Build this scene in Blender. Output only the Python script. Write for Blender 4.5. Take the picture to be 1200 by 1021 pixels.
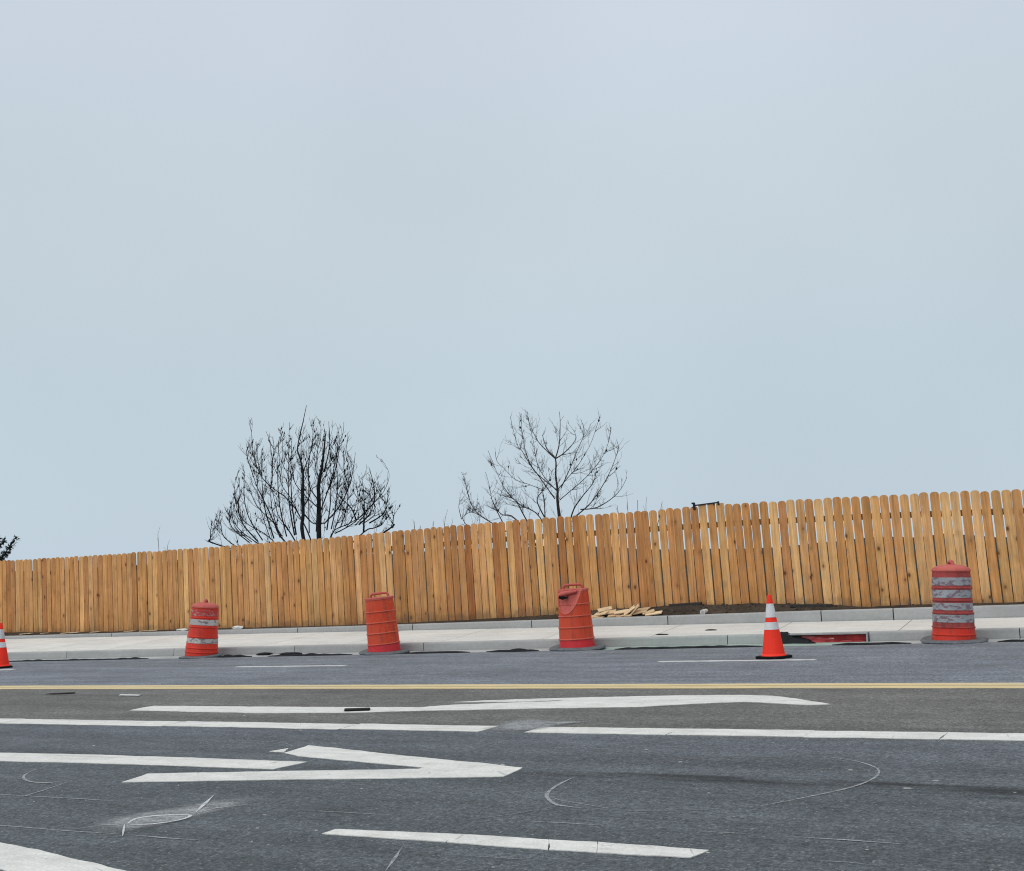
import bpy, bmesh, math, random
from mathutils import Vector, Matrix, noise

# ------------------------------------------------------------------ scene, camera, world, sun
for o in list(bpy.data.objects):
    bpy.data.objects.remove(o, do_unlink=True)
scene = bpy.context.scene
COL = scene.collection
R = math.radians

# world frame: X along the road, Y across it (away from the viewer), Z up, metres
FPX, CX, CY = 1350.0, 600.0, 510.5           # focal length and centre in photograph pixels
YAW, PITCH, ROLL, EYE = R(27.045), R(6.52), R(2.977), Vector((0, 0, 1.35))
FW = Vector((-math.sin(YAW)*math.cos(PITCH), math.cos(YAW)*math.cos(PITCH), math.sin(PITCH)))
_r0 = Vector((math.cos(YAW), math.sin(YAW), 0)); _u0 = _r0.cross(FW)
RT = math.cos(ROLL)*_r0 - math.sin(ROLL)*_u0
UP = math.sin(ROLL)*_r0 + math.cos(ROLL)*_u0
cam = bpy.data.cameras.new('camera')
cam.sensor_fit = 'HORIZONTAL'; cam.sensor_width = 36.0; cam.lens = 36.0*FPX/1200.0
cam.clip_start = 0.05; cam.clip_end = 6000
cam_o = bpy.data.objects.new('camera', cam); COL.objects.link(cam_o)
cam_o.matrix_world = Matrix(((RT.x, UP.x, -FW.x, EYE.x), (RT.y, UP.y, -FW.y, EYE.y),
                             (RT.z, UP.z, -FW.z, EYE.z), (0, 0, 0, 1)))
scene.camera = cam_o

SUN_EL, SUN_AZ = R(48), R(200)               # azimuth measured from +Y, clockwise seen from above
w = bpy.data.worlds.new('World'); scene.world = w; w.use_nodes = True
nt = w.node_tree; nt.nodes.clear()
def wn(t, **k):
    n = nt.nodes.new(t)
    for a, b in k.items(): setattr(n, a, b)
    return n
sky = wn('ShaderNodeTexSky', sky_type='NISHITA', sun_disc=False)
sky.sun_elevation = SUN_EL; sky.sun_rotation = SUN_AZ; sky.dust_density = 4.0
tc = wn('ShaderNodeTexCoord'); sep = wn('ShaderNodeSeparateXYZ')
nt.links.new(tc.outputs['Generated'], sep.inputs[0])
ramp = wn('ShaderNodeValToRGB')              # overcast deck: a little brighter towards the zenith
cr = ramp.color_ramp; cr.interpolation = 'EASE'
cr.elements[0].position = 0.0;  cr.elements[0].color = (0.568, 0.676, 0.768, 1)
cr.elements[1].position = 1.0;  cr.elements[1].color = (0.98, 0.98, 1.0, 1)
for p_, c_ in ((0.14, (0.566, 0.676, 0.748, 1)), (0.30, (0.596, 0.684, 0.750, 1)), (0.46, (0.622, 0.700, 0.790, 1))):
    e = cr.elements.new(p_); e.color = c_
nt.links.new(sep.outputs['Z'], ramp.inputs[0])
nz = wn('ShaderNodeTexNoise'); nz.inputs['Scale'].default_value = 2.2; nz.inputs['Detail'].default_value = 4
nz.inputs['Roughness'].default_value = 0.45
nt.links.new(tc.outputs['Generated'], nz.inputs['Vector'])
mr = wn('ShaderNodeMapRange'); mr.inputs['From Min'].default_value = 0.3; mr.inputs['From Max'].default_value = 0.7
mr.inputs['To Min'].default_value = 0.955; mr.inputs['To Max'].default_value = 1.045
nt.links.new(nz.outputs['Fac'], mr.inputs['Value'])
vm = wn('ShaderNodeVectorMath', operation='SCALE')
nt.links.new(ramp.outputs[0], vm.inputs[0]); nt.links.new(mr.outputs[0], vm.inputs['Scale'])
bg1 = wn('ShaderNodeBackground'); bg2 = wn('ShaderNodeBackground')
bg1.inputs['Strength'].default_value = 0.05; bg2.inputs['Strength'].default_value = 1.0
nt.links.new(sky.outputs[0], bg1.inputs[0]); nt.links.new(vm.outputs[0], bg2.inputs[0])
mx = wn('ShaderNodeMixShader'); mx.inputs[0].default_value = 0.93
nt.links.new(bg1.outputs[0], mx.inputs[1]); nt.links.new(bg2.outputs[0], mx.inputs[2])
out = wn('ShaderNodeOutputWorld'); nt.links.new(mx.outputs[0], out.inputs[0])

sd = bpy.data.lights.new('sun', 'SUN'); sd.energy = 1.2; sd.angle = R(75); sd.color = (1.0, 0.97, 0.92)
so = bpy.data.objects.new('sun', sd); COL.objects.link(so)
sdir = Vector((math.sin(SUN_AZ)*math.cos(SUN_EL), math.cos(SUN_AZ)*math.cos(SUN_EL), math.sin(SUN_EL)))
so.rotation_euler = sdir.to_track_quat('Z', 'Y').to_euler(); so.location = (0, -10, 30)

scene.render.engine = 'CYCLES'; scene.cycles.filter_width = 1.1
scene.render.resolution_x, scene.render.resolution_y = 1024, 871
vs = scene.view_settings
vs.view_transform = 'Standard'; vs.look = 'None'; vs.exposure = 0.0; vs.gamma = 1.0; vs.use_curve_mapping = False

# ------------------------------------------------------------------ helpers
random.seed(7)
def ray(x, y): return FW + (x-CX)/FPX*RT - (y-CY)/FPX*UP
def at_z(x, y, z=0.0):
    d = ray(x, y); return EYE + d*((z-EYE.z)/d.z)
def at_y(x, y, Y):
    d = ray(x, y); return EYE + d*((Y-EYE.y)/d.y)
def lerp_list(tab, x):
    if x <= tab[0][0]: return tab[0][1]
    for (a, b), (c, d) in zip(tab, tab[1:]):
        if x <= c: return b + (d-b)*(x-a)/(c-a)
    return tab[-1][1]

def smooth_path(pts, k=4):
    out_ = []
    P_ = [pts[0]]+list(pts)+[pts[-1]]
    for i in range(1, len(P_)-2):
        a, b, c, d = P_[i-1], P_[i], P_[i+1], P_[i+2]
        for j in range(k):
            t = j/k; out_.append(0.5*((2*b)+(c-a)*t+(2*a-5*b+4*c-d)*t*t+(3*b-a-3*c+d)*t*t*t))
    out_.append(pts[-1]); return out_
class MB:
    def __init__(s): s.v = []; s.f = []; s.m = []
    def add(s, vs_, fs, mi=0):
        b = len(s.v); s.v += [tuple(v) for v in vs_]
        s.f += [tuple(i+b for i in f) for f in fs]; s.m += [mi]*len(fs)
    def box(s, a, b, mi=0):
        x0, y0, z0 = a; x1, y1, z1 = b
        s.add([(x0,y0,z0),(x1,y0,z0),(x1,y1,z0),(x0,y1,z0),(x0,y0,z1),(x1,y0,z1),(x1,y1,z1),(x0,y1,z1)],
              [(0,3,2,1),(4,5,6,7),(0,1,5,4),(1,2,6,5),(2,3,7,6),(3,0,4,7)], mi)
    def tube(s, pts, rad, n=6, mi=0, cap=True):
        pts = [Vector(p) for p in pts]; k = len(pts)
        ref = Vector((0.31, 0.92, 0.17)).normalized(); vs_ = []
        for i, p in enumerate(pts):
            t = (pts[min(i+1, k-1)] - pts[max(i-1, 0)])
            t = t.normalized() if t.length > 1e-9 else Vector((0, 0, 1))
            a = t.cross(ref)
            if a.length < 1e-3: a = t.cross(Vector((1, 0, 0)))
            a.normalize(); b = t.cross(a)
            r = rad[i] if isinstance(rad, (list, tuple)) else rad
            for q in range(n):
                an = 2*math.pi*q/n; vs_.append(p + (a*math.cos(an) + b*math.sin(an))*r)
        fs = []
        for i in range(k-1):
            for q in range(n):
                fs.append((i*n+q, i*n+(q+1) % n, (i+1)*n+(q+1) % n, (i+1)*n+q))
        if cap:
            fs.append(tuple(range(n-1, -1, -1))); fs.append(tuple((k-1)*n+q for q in range(n)))
        s.add(vs_, fs, mi)
    def lathe(s, prof, n=40, mi=0, cap=True, disp=None):
        vs_ = []
        for (z, r) in prof:
            for q in range(n):
                an = 2*math.pi*q/n
                p = Vector((r*math.cos(an), r*math.sin(an), z))
                if disp: p = disp(p, an, z, r)
                vs_.append(p)
        fs = []; k = len(prof)
        for i in range(k-1):
            for q in range(n):
                fs.append((i*n+q, i*n+(q+1) % n, (i+1)*n+(q+1) % n, (i+1)*n+q))
        if cap:
            fs.append(tuple(range(n-1, -1, -1))); fs.append(tuple((k-1)*n+q for q in range(n)))
        s.add(vs_, fs, mi)
    def mesh(s, name, mats, smooth=False, bevel=0.0):
        me = bpy.data.meshes.new(name); me.from_pydata(s.v, [], s.f); me.update()
        for m_ in (mats if isinstance(mats, (list, tuple)) else [mats]): me.materials.append(m_)
        me.polygons.foreach_set('material_index', s.m)
        bm = bmesh.new(); bm.from_mesh(me)
        bmesh.ops.recalc_face_normals(bm, faces=bm.faces)
        if bevel:
            bmesh.ops.bevel(bm, geom=list(bm.edges), offset=bevel, segments=1, affect='EDGES', clamp_overlap=True)
        bm.to_mesh(me); bm.free()
        if smooth:
            me.polygons.foreach_set('use_smooth', [True]*len(me.polygons))
            try: me.set_sharp_from_angle(angle=R(38))
            except Exception: pass
        return me
def link(name, me, parent=None, loc=None, rot=None):
    o = bpy.data.objects.new(name, me); COL.objects.link(o)
    if parent: o.parent = parent
    if loc is not None: o.location = loc
    if rot is not None: o.rotation_euler = rot
    return o
def tag(o, label, cat, group=None):
    o['label'] = label; o['category'] = cat
    if group: o['group'] = group
    return o
def thing(name, label, cat, loc=(0, 0, 0), group=None):
    o = link(name, None, None, loc); o.empty_display_size = 0.1
    return tag(o, label, cat, group)
def structure(name, me=None):
    o = link(name, me); o['kind'] = 'structure'; return o

# ------------------------------------------------------------------ materials
class Mat:
    def __init__(s, name, rough=0.8, spec=0.3):
        s.m = bpy.data.materials.new(name); s.m.use_nodes = True
        s.t = s.m.node_tree; s.b = s.t.nodes['Principled BSDF']
        s.b.inputs['Roughness'].default_value = rough
        s.b.inputs['Specular IOR Level'].default_value = spec
        s.co = s.n('ShaderNodeTexCoord'); s.info = s.n('ShaderNodeObjectInfo')
    def n(s, t, **k):
        n_ = s.t.nodes.new(t)
        for a, b in k.items(): setattr(n_, a, b)
        return n_
    def l(s, a, b): s.t.links.new(a, b); return b
    def vec(s, scale=(1, 1, 1), offset=False, src='Object'):
        v = s.co.outputs[src]
        if offset:
            a = s.n('ShaderNodeVectorMath', operation='SCALE'); a.inputs[0].default_value = (37.1, 19.3, 53.7)
            s.l(s.info.outputs['Random'], a.inputs['Scale'])
            b = s.n('ShaderNodeVectorMath', operation='ADD'); s.l(v, b.inputs[0]); s.l(a.outputs[0], b.inputs[1]); v = b.outputs[0]
        m_ = s.n('ShaderNodeVectorMath', operation='MULTIPLY'); s.l(v, m_.inputs[0]); m_.inputs[1].default_value = scale
        return m_.outputs[0]
    def noise(s, vec, scale, detail=3, rough=0.55, dist=0.0):
        n_ = s.n('ShaderNodeTexNoise'); s.l(vec, n_.inputs['Vector'])
        n_.inputs['Scale'].default_value = scale; n_.inputs['Detail'].default_value = detail
        n_.inputs['Roughness'].default_value = rough; n_.inputs['Distortion'].default_value = dist
        return n_.outputs['Fac']
    def vor(s, vec, scale, feature='F1', outp='Distance', rnd=1.0):
        n_ = s.n('ShaderNodeTexVoronoi', feature=feature); s.l(vec, n_.inputs['Vector'])
        n_.inputs['Scale'].default_value = scale; n_.inputs['Randomness'].default_value = rnd
        return n_.outputs[outp]
    def map(s, v, a, b, c=0.0, d=1.0, smooth=False):
        n_ = s.n('ShaderNodeMapRange'); s.l(v, n_.inputs['Value'])
        if smooth: n_.interpolation_type = 'SMOOTHSTEP'
        for k, x in zip(('From Min', 'From Max', 'To Min', 'To Max'), (a, b, c, d)): n_.inputs[k].default_value = x
        return n_.outputs[0]
    def math(s, op, a, b):
        n_ = s.n('ShaderNodeMath', operation=op)
        for i, x in enumerate((a, b)):
            if isinstance(x, (int, float)): n_.inputs[i].default_value = x
            else: s.l(x, n_.inputs[i])
        return n_.outputs[0]
    def ramp(s, v, stops, interp='LINEAR'):
        n_ = s.n('ShaderNodeValToRGB'); s.l(v, n_.inputs[0]); c_ = n_.color_ramp; c_.interpolation = interp
        while len(c_.elements) < len(stops): c_.elements.new(0.5)
        for e_, (p, col) in zip(c_.elements, stops): e_.position = p; e_.color = (*col, 1)
        return n_.outputs[0]
    def mix(s, fac, a, b, mode='MIX'):
        n_ = s.n('ShaderNodeMix', data_type='RGBA', blend_type=mode)
        if isinstance(fac, (int, float)): n_.inputs[0].default_value = fac
        else: s.l(fac, n_.inputs[0])
        for i, x in ((6, a), (7, b)):
            if isinstance(x, tuple): n_.inputs[i].default_value = (*x, 1)
            else: s.l(x, n_.inputs[i])
        return n_.outputs[2]
    def mul(s, col, v):
        n_ = s.n('ShaderNodeVectorMath', operation='SCALE'); s.l(col, n_.inputs[0]); s.l(v, n_.inputs['Scale']); return n_.outputs[0]
    def col(s, c):
        if isinstance(c, tuple): s.b.inputs['Base Color'].default_value = (*c, 1)
        else: s.l(c, s.b.inputs['Base Color'])
        return s
    def bump(s, h, strength, dist):
        n_ = s.n('ShaderNodeBump'); s.l(h, n_.inputs['Height'])
        n_.inputs['Strength'].default_value = strength; n_.inputs['Distance'].default_value = dist
        s.l(n_.outputs[0], s.b.inputs['Normal']); return s

def mat_asphalt():
    m = Mat('asphalt', 0.82, 0.35); v = m.vec()
    sx = m.n('ShaderNodeSeparateXYZ'); m.l(v, sx.inputs[0])
    big = m.noise(v, 0.55, 4); mid = m.noise(v, 9, 4); fine = m.noise(v, 55, 3, 0.7); grit = m.noise(v, 140, 2, 0.7)
    streak = m.noise(m.vec((0.22, 2.6, 1)), 1.0, 5, 0.6)
    yy = m.math('ADD', sx.outputs['Y'], m.map(m.noise(v, 1.3, 3), 0.3, 0.7, -0.05, 0.05))
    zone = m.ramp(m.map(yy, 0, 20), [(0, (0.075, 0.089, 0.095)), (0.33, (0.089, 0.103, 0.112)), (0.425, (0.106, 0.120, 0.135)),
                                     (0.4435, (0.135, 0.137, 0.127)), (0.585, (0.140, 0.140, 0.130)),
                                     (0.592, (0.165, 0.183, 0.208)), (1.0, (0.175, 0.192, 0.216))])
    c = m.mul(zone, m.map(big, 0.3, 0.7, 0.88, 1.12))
    c = m.mul(c, m.map(streak, 0.28, 0.72, 0.74, 1.20))
    c = m.mul(c, m.map(mid, 0.25, 0.75, 0.80, 1.20))
    c = m.mul(c, m.map(fine, 0.28, 0.72, 0.38, 1.62))
    c = m.mul(c, m.map(grit, 0.25, 0.75, 0.6, 1.4))
    c = m.mul(c, m.map(m.noise(v, 24, 3, 0.7), 0.28, 0.72, 0.48, 1.52))
    c = m.mul(c, m.map(m.noise(m.vec((0.6, 1, 1)), 3.1, 4, 0.7), 0.3, 0.7, 0.82, 1.18))
    # pale aggregate stones
    vc = m.vor(v, 42, 'F1', 'Color'); vd = m.vor(v, 42)
    st = m.n('ShaderNodeSeparateColor'); m.l(vc, st.inputs[0])
    stone = m.math('MULTIPLY', m.map(st.outputs[0], 0.80, 0.86), m.map(vd, 0.34, 0.22))
    c = m.mix(m.math('MULTIPLY', stone, 0.55), c, (0.30, 0.31, 0.31))
    # dark bitumen seam along the wheel path of the near lane
    dy = m.math('ABSOLUTE', m.math('SUBTRACT', m.math('ADD', sx.outputs['Y'], m.map(streak, 0.3, 0.7, -0.14, 0.14)), 6.93), 0)
    seam = m.math('MULTIPLY', m.map(dy, 0.20, 0.07, 0, 1, True), m.map(m.noise(m.vec((0.5, 3, 1)), 1.6, 4), 0.34, 0.50))
    seam = m.math('MULTIPLY', seam, m.map(sx.outputs['X'], -4.2, -2.6, 0.15, 1))
    c = m.mul(c, m.map(seam, 0, 1, 1, 0.34))
    # scattered oil spots
    sp = m.map(m.noise(m.vec((1.0, 2.2, 1)), 2.6, 3, 0.6), 0.66, 0.78)
    c = m.mul(c, m.map(sp, 0, 1, 1, 0.74))
    m.col(c); m.bump(m.math('ADD', fine, m.math('MULTIPLY', grit, 0.7)), 0.55, 0.012)
    return m.m
def mat_marking(name, base, dirt, edge=0.5):
    m = Mat(name, 0.7, 0.3); v = m.vec()
    a = m.noise(v, 5, 5, 0.65); b = m.noise(v, 60, 3, 0.7); c_ = m.noise(m.vec((1.2, 7, 1)), 1.5, 4)
    c = m.mix(m.map(a, 0.44, 0.76, 0, 0.55), base, dirt)
    c = m.mul(c, m.map(b, 0.25, 0.75, 0.80, 1.12)); c = m.mul(c, m.map(c_, 0.3, 0.7, 0.88, 1.06))
    cr_ = m.vor(v, 2.3, 'DISTANCE_TO_EDGE')
    c = m.mul(c, m.map(m.math('ADD', cr_, m.map(a, 0.3, 0.7, -0.005, 0.02)), 0.004, 0.010, edge, 1.0))
    pit = m.math('MULTIPLY', m.map(m.noise(v, 95, 3, 0.75), 0.60, 0.70), m.map(m.noise(v, 3.5, 4, 0.7), 0.40, 0.66, 0.15, 1.0))
    c = m.mix(m.math('MULTIPLY', pit, 0.75), c, (0.16, 0.165, 0.165))
    tyre = m.map(m.noise(m.vec((0.35, 3.2, 1)), 1.4, 4, 0.6), 0.52, 0.74, 0, 0.40); c = m.mix(tyre, c, (0.40, 0.40, 0.385))
    m.col(c); m.bump(b, 0.3, 0.004); return m.m
def mat_concrete(name, base, var=0.12, tint=None, grit=1.0):
    m = Mat(name, 0.85, 0.25); v = m.vec(offset=True)
    a = m.noise(v, 0.9, 5, 0.6); b = m.noise(v, 14, 4, 0.6); g = m.noise(v, 90, 3, 0.7)
    s_ = m.noise(m.vec((0.5, 4, 4), True), 1.5, 4)
    c = m.mul(m.mix(0.0, base, base), m.map(a, 0.3, 0.7, 1-var, 1+var))
    c = m.mul(c, m.map(b, 0.25, 0.75, 0.92, 1.07)); c = m.mul(c, m.map(g, 0.25, 0.75, 1-0.16*grit, 1+0.14*grit))
    c = m.mul(c, m.map(s_, 0.3, 0.75, 1.05, 0.86))
    if tint: c = m.mix(m.map(m.noise(v, 1.1, 4), 0.50, 0.68, 0, 0.6), c, tint)
    m.col(c); m.bump(m.math('ADD', b, g), 0.25, 0.006); return m.m
def mat_wood(name, cols, rail=False):
    m = Mat(name, 0.72, 0.25); sc = (1, 1, 1)
    v = m.vec(sc, True)
    long_ = (26, 26, 1.1) if not rail else (1.1, 26, 26)
    g1 = m.noise(m.vec(long_, True), 1.0, 4, 0.6, 0.6); g2 = m.noise(m.vec(tuple(3*q for q in long_), True), 1.0, 3, 0.6, 0.3)
    blot = m.noise(v, 2.4, 3)
    tone = m.ramp(m.info.outputs['Random'], cols)
    c = m.mul(tone, m.map(g1, 0.28, 0.72, 0.64, 1.26)); c = m.mul(c, m.map(g2, 0.28, 0.72, 0.88, 1.10))
    c = m.mul(c, m.map(blot, 0.3, 0.7, 0.86, 1.12))
    # heart-wood streaks, redder
    hs = m.noise(m.vec((7, 7, 0.5) if not rail else (0.5, 7, 7), True), 1.0, 3)
    c = m.mix(m.map(hs, 0.54, 0.72, 0, 0.45), c, (0.40, 0.185, 0.062))
    # knots
    kv = m.vec((1, 1, 0.62), True)
    kd = m.vor(kv, 5.2); kc = m.n('ShaderNodeSeparateColor'); m.l(m.vor(kv, 5.2, 'F1', 'Color'), kc.inputs[0])
    knot = m.math('MULTIPLY', m.map(kd, 0.15, 0.07), m.map(kc.outputs[0], 0.30, 0.38))
    halo = m.math('MULTIPLY', m.map(kd, 0.34, 0.10), m.map(kc.outputs[0], 0.30, 0.38))
    c = m.mix(m.math('MULTIPLY', halo, 0.38), c, (0.20, 0.085, 0.030)); c = m.mix(m.math('MULTIPLY', knot, 0.85), c, (0.075, 0.030, 0.012))
    if not rail:
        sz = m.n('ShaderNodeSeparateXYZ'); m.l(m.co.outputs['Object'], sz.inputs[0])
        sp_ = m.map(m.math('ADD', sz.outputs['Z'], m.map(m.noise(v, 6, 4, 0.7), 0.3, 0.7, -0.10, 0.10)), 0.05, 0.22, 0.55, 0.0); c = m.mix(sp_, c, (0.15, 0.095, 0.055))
    # object colour tints single boards
    c = m.mix(1.0, c, m.info.outputs['Color'], 'MULTIPLY')
    m.col(c); m.bump(m.math('ADD', g1, m.math('MULTIPLY', g2, 0.5)), 0.35, 0.004); return m.m
def mat_plastic(name, base, faded, rough=0.5, dirt=(0.10, 0.085, 0.075), amount=0.5, scale=1.0, scuff=0.5):
    m = Mat(name, rough, 0.4); v = m.vec(offset=True)
    a = m.noise(v, 3.2*scale, 5, 0.65); b = m.noise(m.vec((14, 14, 2.5), True), 1.0*scale, 4, 0.6); g = m.noise(v, 70*scale, 3, 0.6)
    c = m.mix(m.map(a, 0.40, 0.68), base, faded)
    sp = m.math('MULTIPLY', m.map(b, 0.50, 0.72), amount); c = m.mix(sp, c, dirt)
    if scuff: c = m.mix(m.map(m.noise(m.vec((9, 9, 30), True), 1.0, 5, 0.75), 0.60, 0.70, 0, scuff), c, (0.62, 0.30, 0.24))
    if scuff: c = m.mix(m.map(m.noise(m.vec((6, 6, 11), True), 1.6, 5, 0.75), 0.62, 0.70, 0, 0.7), c, (0.13, 0.035, 0.028))
    c = m.mul(c, m.map(g, 0.25, 0.75, 0.88, 1.10)); m.col(c)
    m.l(m.map(a, 0.3, 0.7, rough-0.1, rough+0.2), m.b.inputs['Roughness']); m.bump(g, 0.12, 0.004); return m.m
def mat_scuffed(name, base, scuff, thr=0.56, rough=0.6):
    m = Mat(name, rough, 0.4); v = m.vec(offset=True)
    a = m.noise(m.vec((1, 1, 2.2), True), 9, 5, 0.7); b = m.noise(m.vec((1, 1, 5), True), 24, 4, 0.7); big = m.noise(v, 4, 3)
    c = m.mul(m.mix(0.0, base, base), m.map(big, 0.3, 0.7, 0.78, 1.12))
    c = m.mix(m.map(a, thr, thr+0.06, 0, 0.85), c, scuff); c = m.mix(m.map(b, 0.60, 0.66, 0, 0.6), c, (0.10, 0.10, 0.12))
    m.col(c); return m.m
def mat_simple(name, base, rough=0.8, var=0.2, scale=8.0, spec=0.3, bump=0.0):
    m = Mat(name, rough, spec); v = m.vec(offset=True)
    a = m.noise(v, scale, 4, 0.6); b = m.noise(v, scale*9, 3, 0.6)
    c = m.mul(m.mix(0.0, base, base), m.map(a, 0.3, 0.7, 1-var, 1+var)); c = m.mul(c, m.map(b, 0.3, 0.7, 1-var*0.7, 1+var*0.7))
    m.col(c)
    if bump: m.bump(m.math('ADD', a, b), bump, 0.01)
    return m.m
def mat_ground():
    m = Mat('soil_and_field', 0.95, 0.15); v = m.vec(); sx = m.n('ShaderNodeSeparateXYZ'); m.l(v, sx.inputs[0])
    a = m.noise(v, 1.6, 5, 0.65); b = m.noise(v, 22, 4, 0.7); g = m.noise(v, 80, 2, 0.7); f_ = m.noise(v, 0.12, 4)
    soil = m.ramp(a, [(0.3, (0.040, 0.031, 0.024)), (0.7, (0.098, 0.078, 0.060))])
    fld = m.ramp(f_, [(0.35, (0.022, 0.019, 0.012)), (0.65, (0.040, 0.032, 0.020))])
    c = m.mix(m.map(sx.outputs['Y'], 21.5, 24.5), soil, fld)
    c = m.mul(c, m.map(b, 0.25, 0.75, 0.55, 1.45)); c = m.mul(c, m.map(g, 0.25, 0.75, 0.75, 1.25))
    m.col(c); m.bump(m.math('ADD', b, g), 0.8, 0.03); return m.m

M = {}
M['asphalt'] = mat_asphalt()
M['white_mark'] = mat_marking('thermoplastic_white', (0.73, 0.73, 0.685), (0.47, 0.46, 0.425), 0.68)
M['thin_white'] = mat_marking('worn_white_paint', (0.62, 0.63, 0.62), (0.34, 0.36, 0.37), 0.8)
M['yellow_mark'] = mat_marking('faded_yellow_paint', (0.70, 0.555, 0.285), (0.66, 0.57, 0.40), 0.85)
def mat_worn(name, base, lo, hi, full, faded=False):
    m = Mat(name, 0.8, 0.25); v = m.vec()
    a = m.noise(m.vec((1.0, 2.2, 1)), 4.5, 5, 0.7); g_ = m.noise(v, 55, 3, 0.7)
    m.col(m.mul(m.mix(0.0, base, base), m.map(g_, 0.28, 0.72, 0.62, 1.38)))
    tr = m.n('ShaderNodeBsdfTransparent'); mixs = m.n('ShaderNodeMixShader')
    al = m.math('MULTIPLY', m.map(m.math('ADD', a, m.math('MULTIPLY', g_, 0.22)), lo, hi), full)
    if faded:
        at = m.n('ShaderNodeAttribute'); at.attribute_name = 'edge'; al = m.math('MULTIPLY', al, at.outputs['Fac'])
    m.l(al, mixs.inputs[0])
    m.l(tr.outputs[0], mixs.inputs[1]); m.l(m.b.outputs[0], mixs.inputs[2]); m.l(mixs.outputs[0], m.t.nodes['Material Output'].inputs[0])
    return m.m
M['sealant'] = mat_worn('grey_sealant', (0.25, 0.265, 0.273), 0.42, 0.72, 0.70)
M['sealant_pale'] = mat_worn('pale_sealant', (0.37, 0.385, 0.395), 0.38, 0.66, 0.80)
M['chalk'] = mat_worn('chalky_compound', (0.52, 0.535, 0.54), 0.30, 0.52, 0.95)
M['smear'] = mat_worn('smeared_patching', (0.33, 0.345, 0.355), 0.36, 0.70, 0.9, True)
M['walk'] = mat_concrete('sidewalk_concrete', (0.655, 0.645, 0.605), 0.10)
M['kerb'] = mat_concrete('kerb_concrete', (0.385, 0.390, 0.385), 0.10)
M['gutter'] = mat_concrete('gutter_concrete', (0.42, 0.425, 0.415), 0.12, (0.27, 0.34, 0.31))
M['kerb_green'] = mat_concrete('kerb_concrete_greenish', (0.372, 0.396, 0.380), 0.10)
M['gutter_green'] = mat_concrete('green_stained_gutter', (0.30, 0.40, 0.345), 0.12, (0.46, 0.52, 0.48))
M['ground'] = mat_ground()
M['picket'] = mat_wood('cedar_picket', [(0.0, (0.530, 0.244, 0.086)), (0.25, (0.580, 0.283, 0.104)), (0.55, (0.635, 0.328, 0.126)),
                                        (0.8, (0.685, 0.376, 0.156)), (1.0, (0.730, 0.430, 0.196))])
M['rail'] = mat_wood('fence_rail_wood', [(0, (0.20, 0.11, 0.05)), (1, (0.26, 0.15, 0.07))], True)
M['offcut'] = mat_wood('fresh_cut_wood', [(0, (0.58, 0.41, 0.24)), (1, (0.74, 0.57, 0.36))], True)
M['drum_b'] = mat_plastic('drum_plastic_orange', (0.64, 0.056, 0.014), (0.58, 0.070, 0.030), 0.5, (0.16, 0.040, 0.024), 0.6)
M['drum_foot'] = mat_plastic('drum_plastic_crimson', (0.66, 0.022, 0.030), (0.58, 0.030, 0.042), 0.45, (0.25, 0.05, 0.05), 0.3)
M['drum_bright'] = mat_plastic('drum_plastic_bright', (0.70, 0.030, 0.012), (0.58, 0.040, 0.020), 0.42, (0.20, 0.03, 0.015), 0.4)
M['drum_faded'] = mat_plastic('drum_plastic_faded', (0.52, 0.105, 0.080), (0.46, 0.085, 0.070), 0.6, (0.22, 0.07, 0.06), 0.5)
M['drum_grimy'] = mat_plastic('drum_plastic_grimy', (0.40, 0.052, 0.046), (0.30, 0.050, 0.045), 0.6, (0.12, 0.035, 0.03), 0.8)
M['drum_rib'] = mat_plastic('drum_rib_scuffed', (0.58, 0.135, 0.085), (0.52, 0.10, 0.06), 0.6, (0.3, 0.08, 0.05), 0.3)
M['band_white'] = mat_scuffed('worn_white_sheeting', (0.50, 0.47, 0.45), (0.16, 0.12, 0.13), 0.50)
M['band_grey'] = mat_scuffed('grimy_grey_sheeting', (0.33, 0.345, 0.365), (0.17, 0.10, 0.13), 0.50)
M['band_torn'] = mat_scuffed('torn_sheeting', (0.50, 0.045, 0.035), (0.34, 0.30, 0.29), 0.53)
M['ring'] = mat_simple('grey_tyre_rubber', (0.125, 0.138, 0.150), 0.75, 0.3, 10, 0.3, 0.3)
M['black'] = mat_simple('black_rubber', (0.007, 0.007, 0.008), 0.8, 0.3, 14, 0.15)
M['film'] = mat_simple('black_plastic_film', (0.005, 0.006, 0.008), 0.6, 0.3, 14, 0.18)
M['cone'] = mat_plastic('cone_vinyl', (0.95, 0.026, 0.005), (0.88, 0.032, 0.008), 0.6, (0.45, 0.03, 0.02), 0.25, scuff=0)
M['collar'] = mat_scuffed('reflective_collar', (0.66, 0.66, 0.67), (0.45, 0.44, 0.46), 0.58)
M['bark_dark'] = mat_simple('dark_bark', (0.020, 0.020, 0.022), 0.9, 0.4, 12, 0.15)
M['bark'] = mat_simple('twig_bark', (0.042, 0.035, 0.033), 0.9, 0.4, 12, 0.15)
M['needles'] = mat_simple('dark_evergreen_leaf', (0.016, 0.030, 0.027), 0.8, 0.5, 3, 0.2)
M['steel'] = mat_simple('dull_steel', (0.30, 0.31, 0.32), 0.5, 0.2, 20, 0.5)
M['iron'] = mat_simple('dark_iron', (0.016, 0.017, 0.020), 0.65, 0.3, 20, 0.25)
M['red_form'] = mat_simple('red_form_board', (0.30, 0.026, 0.026), 0.7, 0.35, 9)
M['red_film'] = mat_simple('red_plastic_film', (0.34, 0.036, 0.040), 0.45, 0.3, 9, 0.5)
M['white_bit'] = mat_simple('white_litter', (0.66, 0.66, 0.63), 0.8, 0.15, 20)
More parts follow.
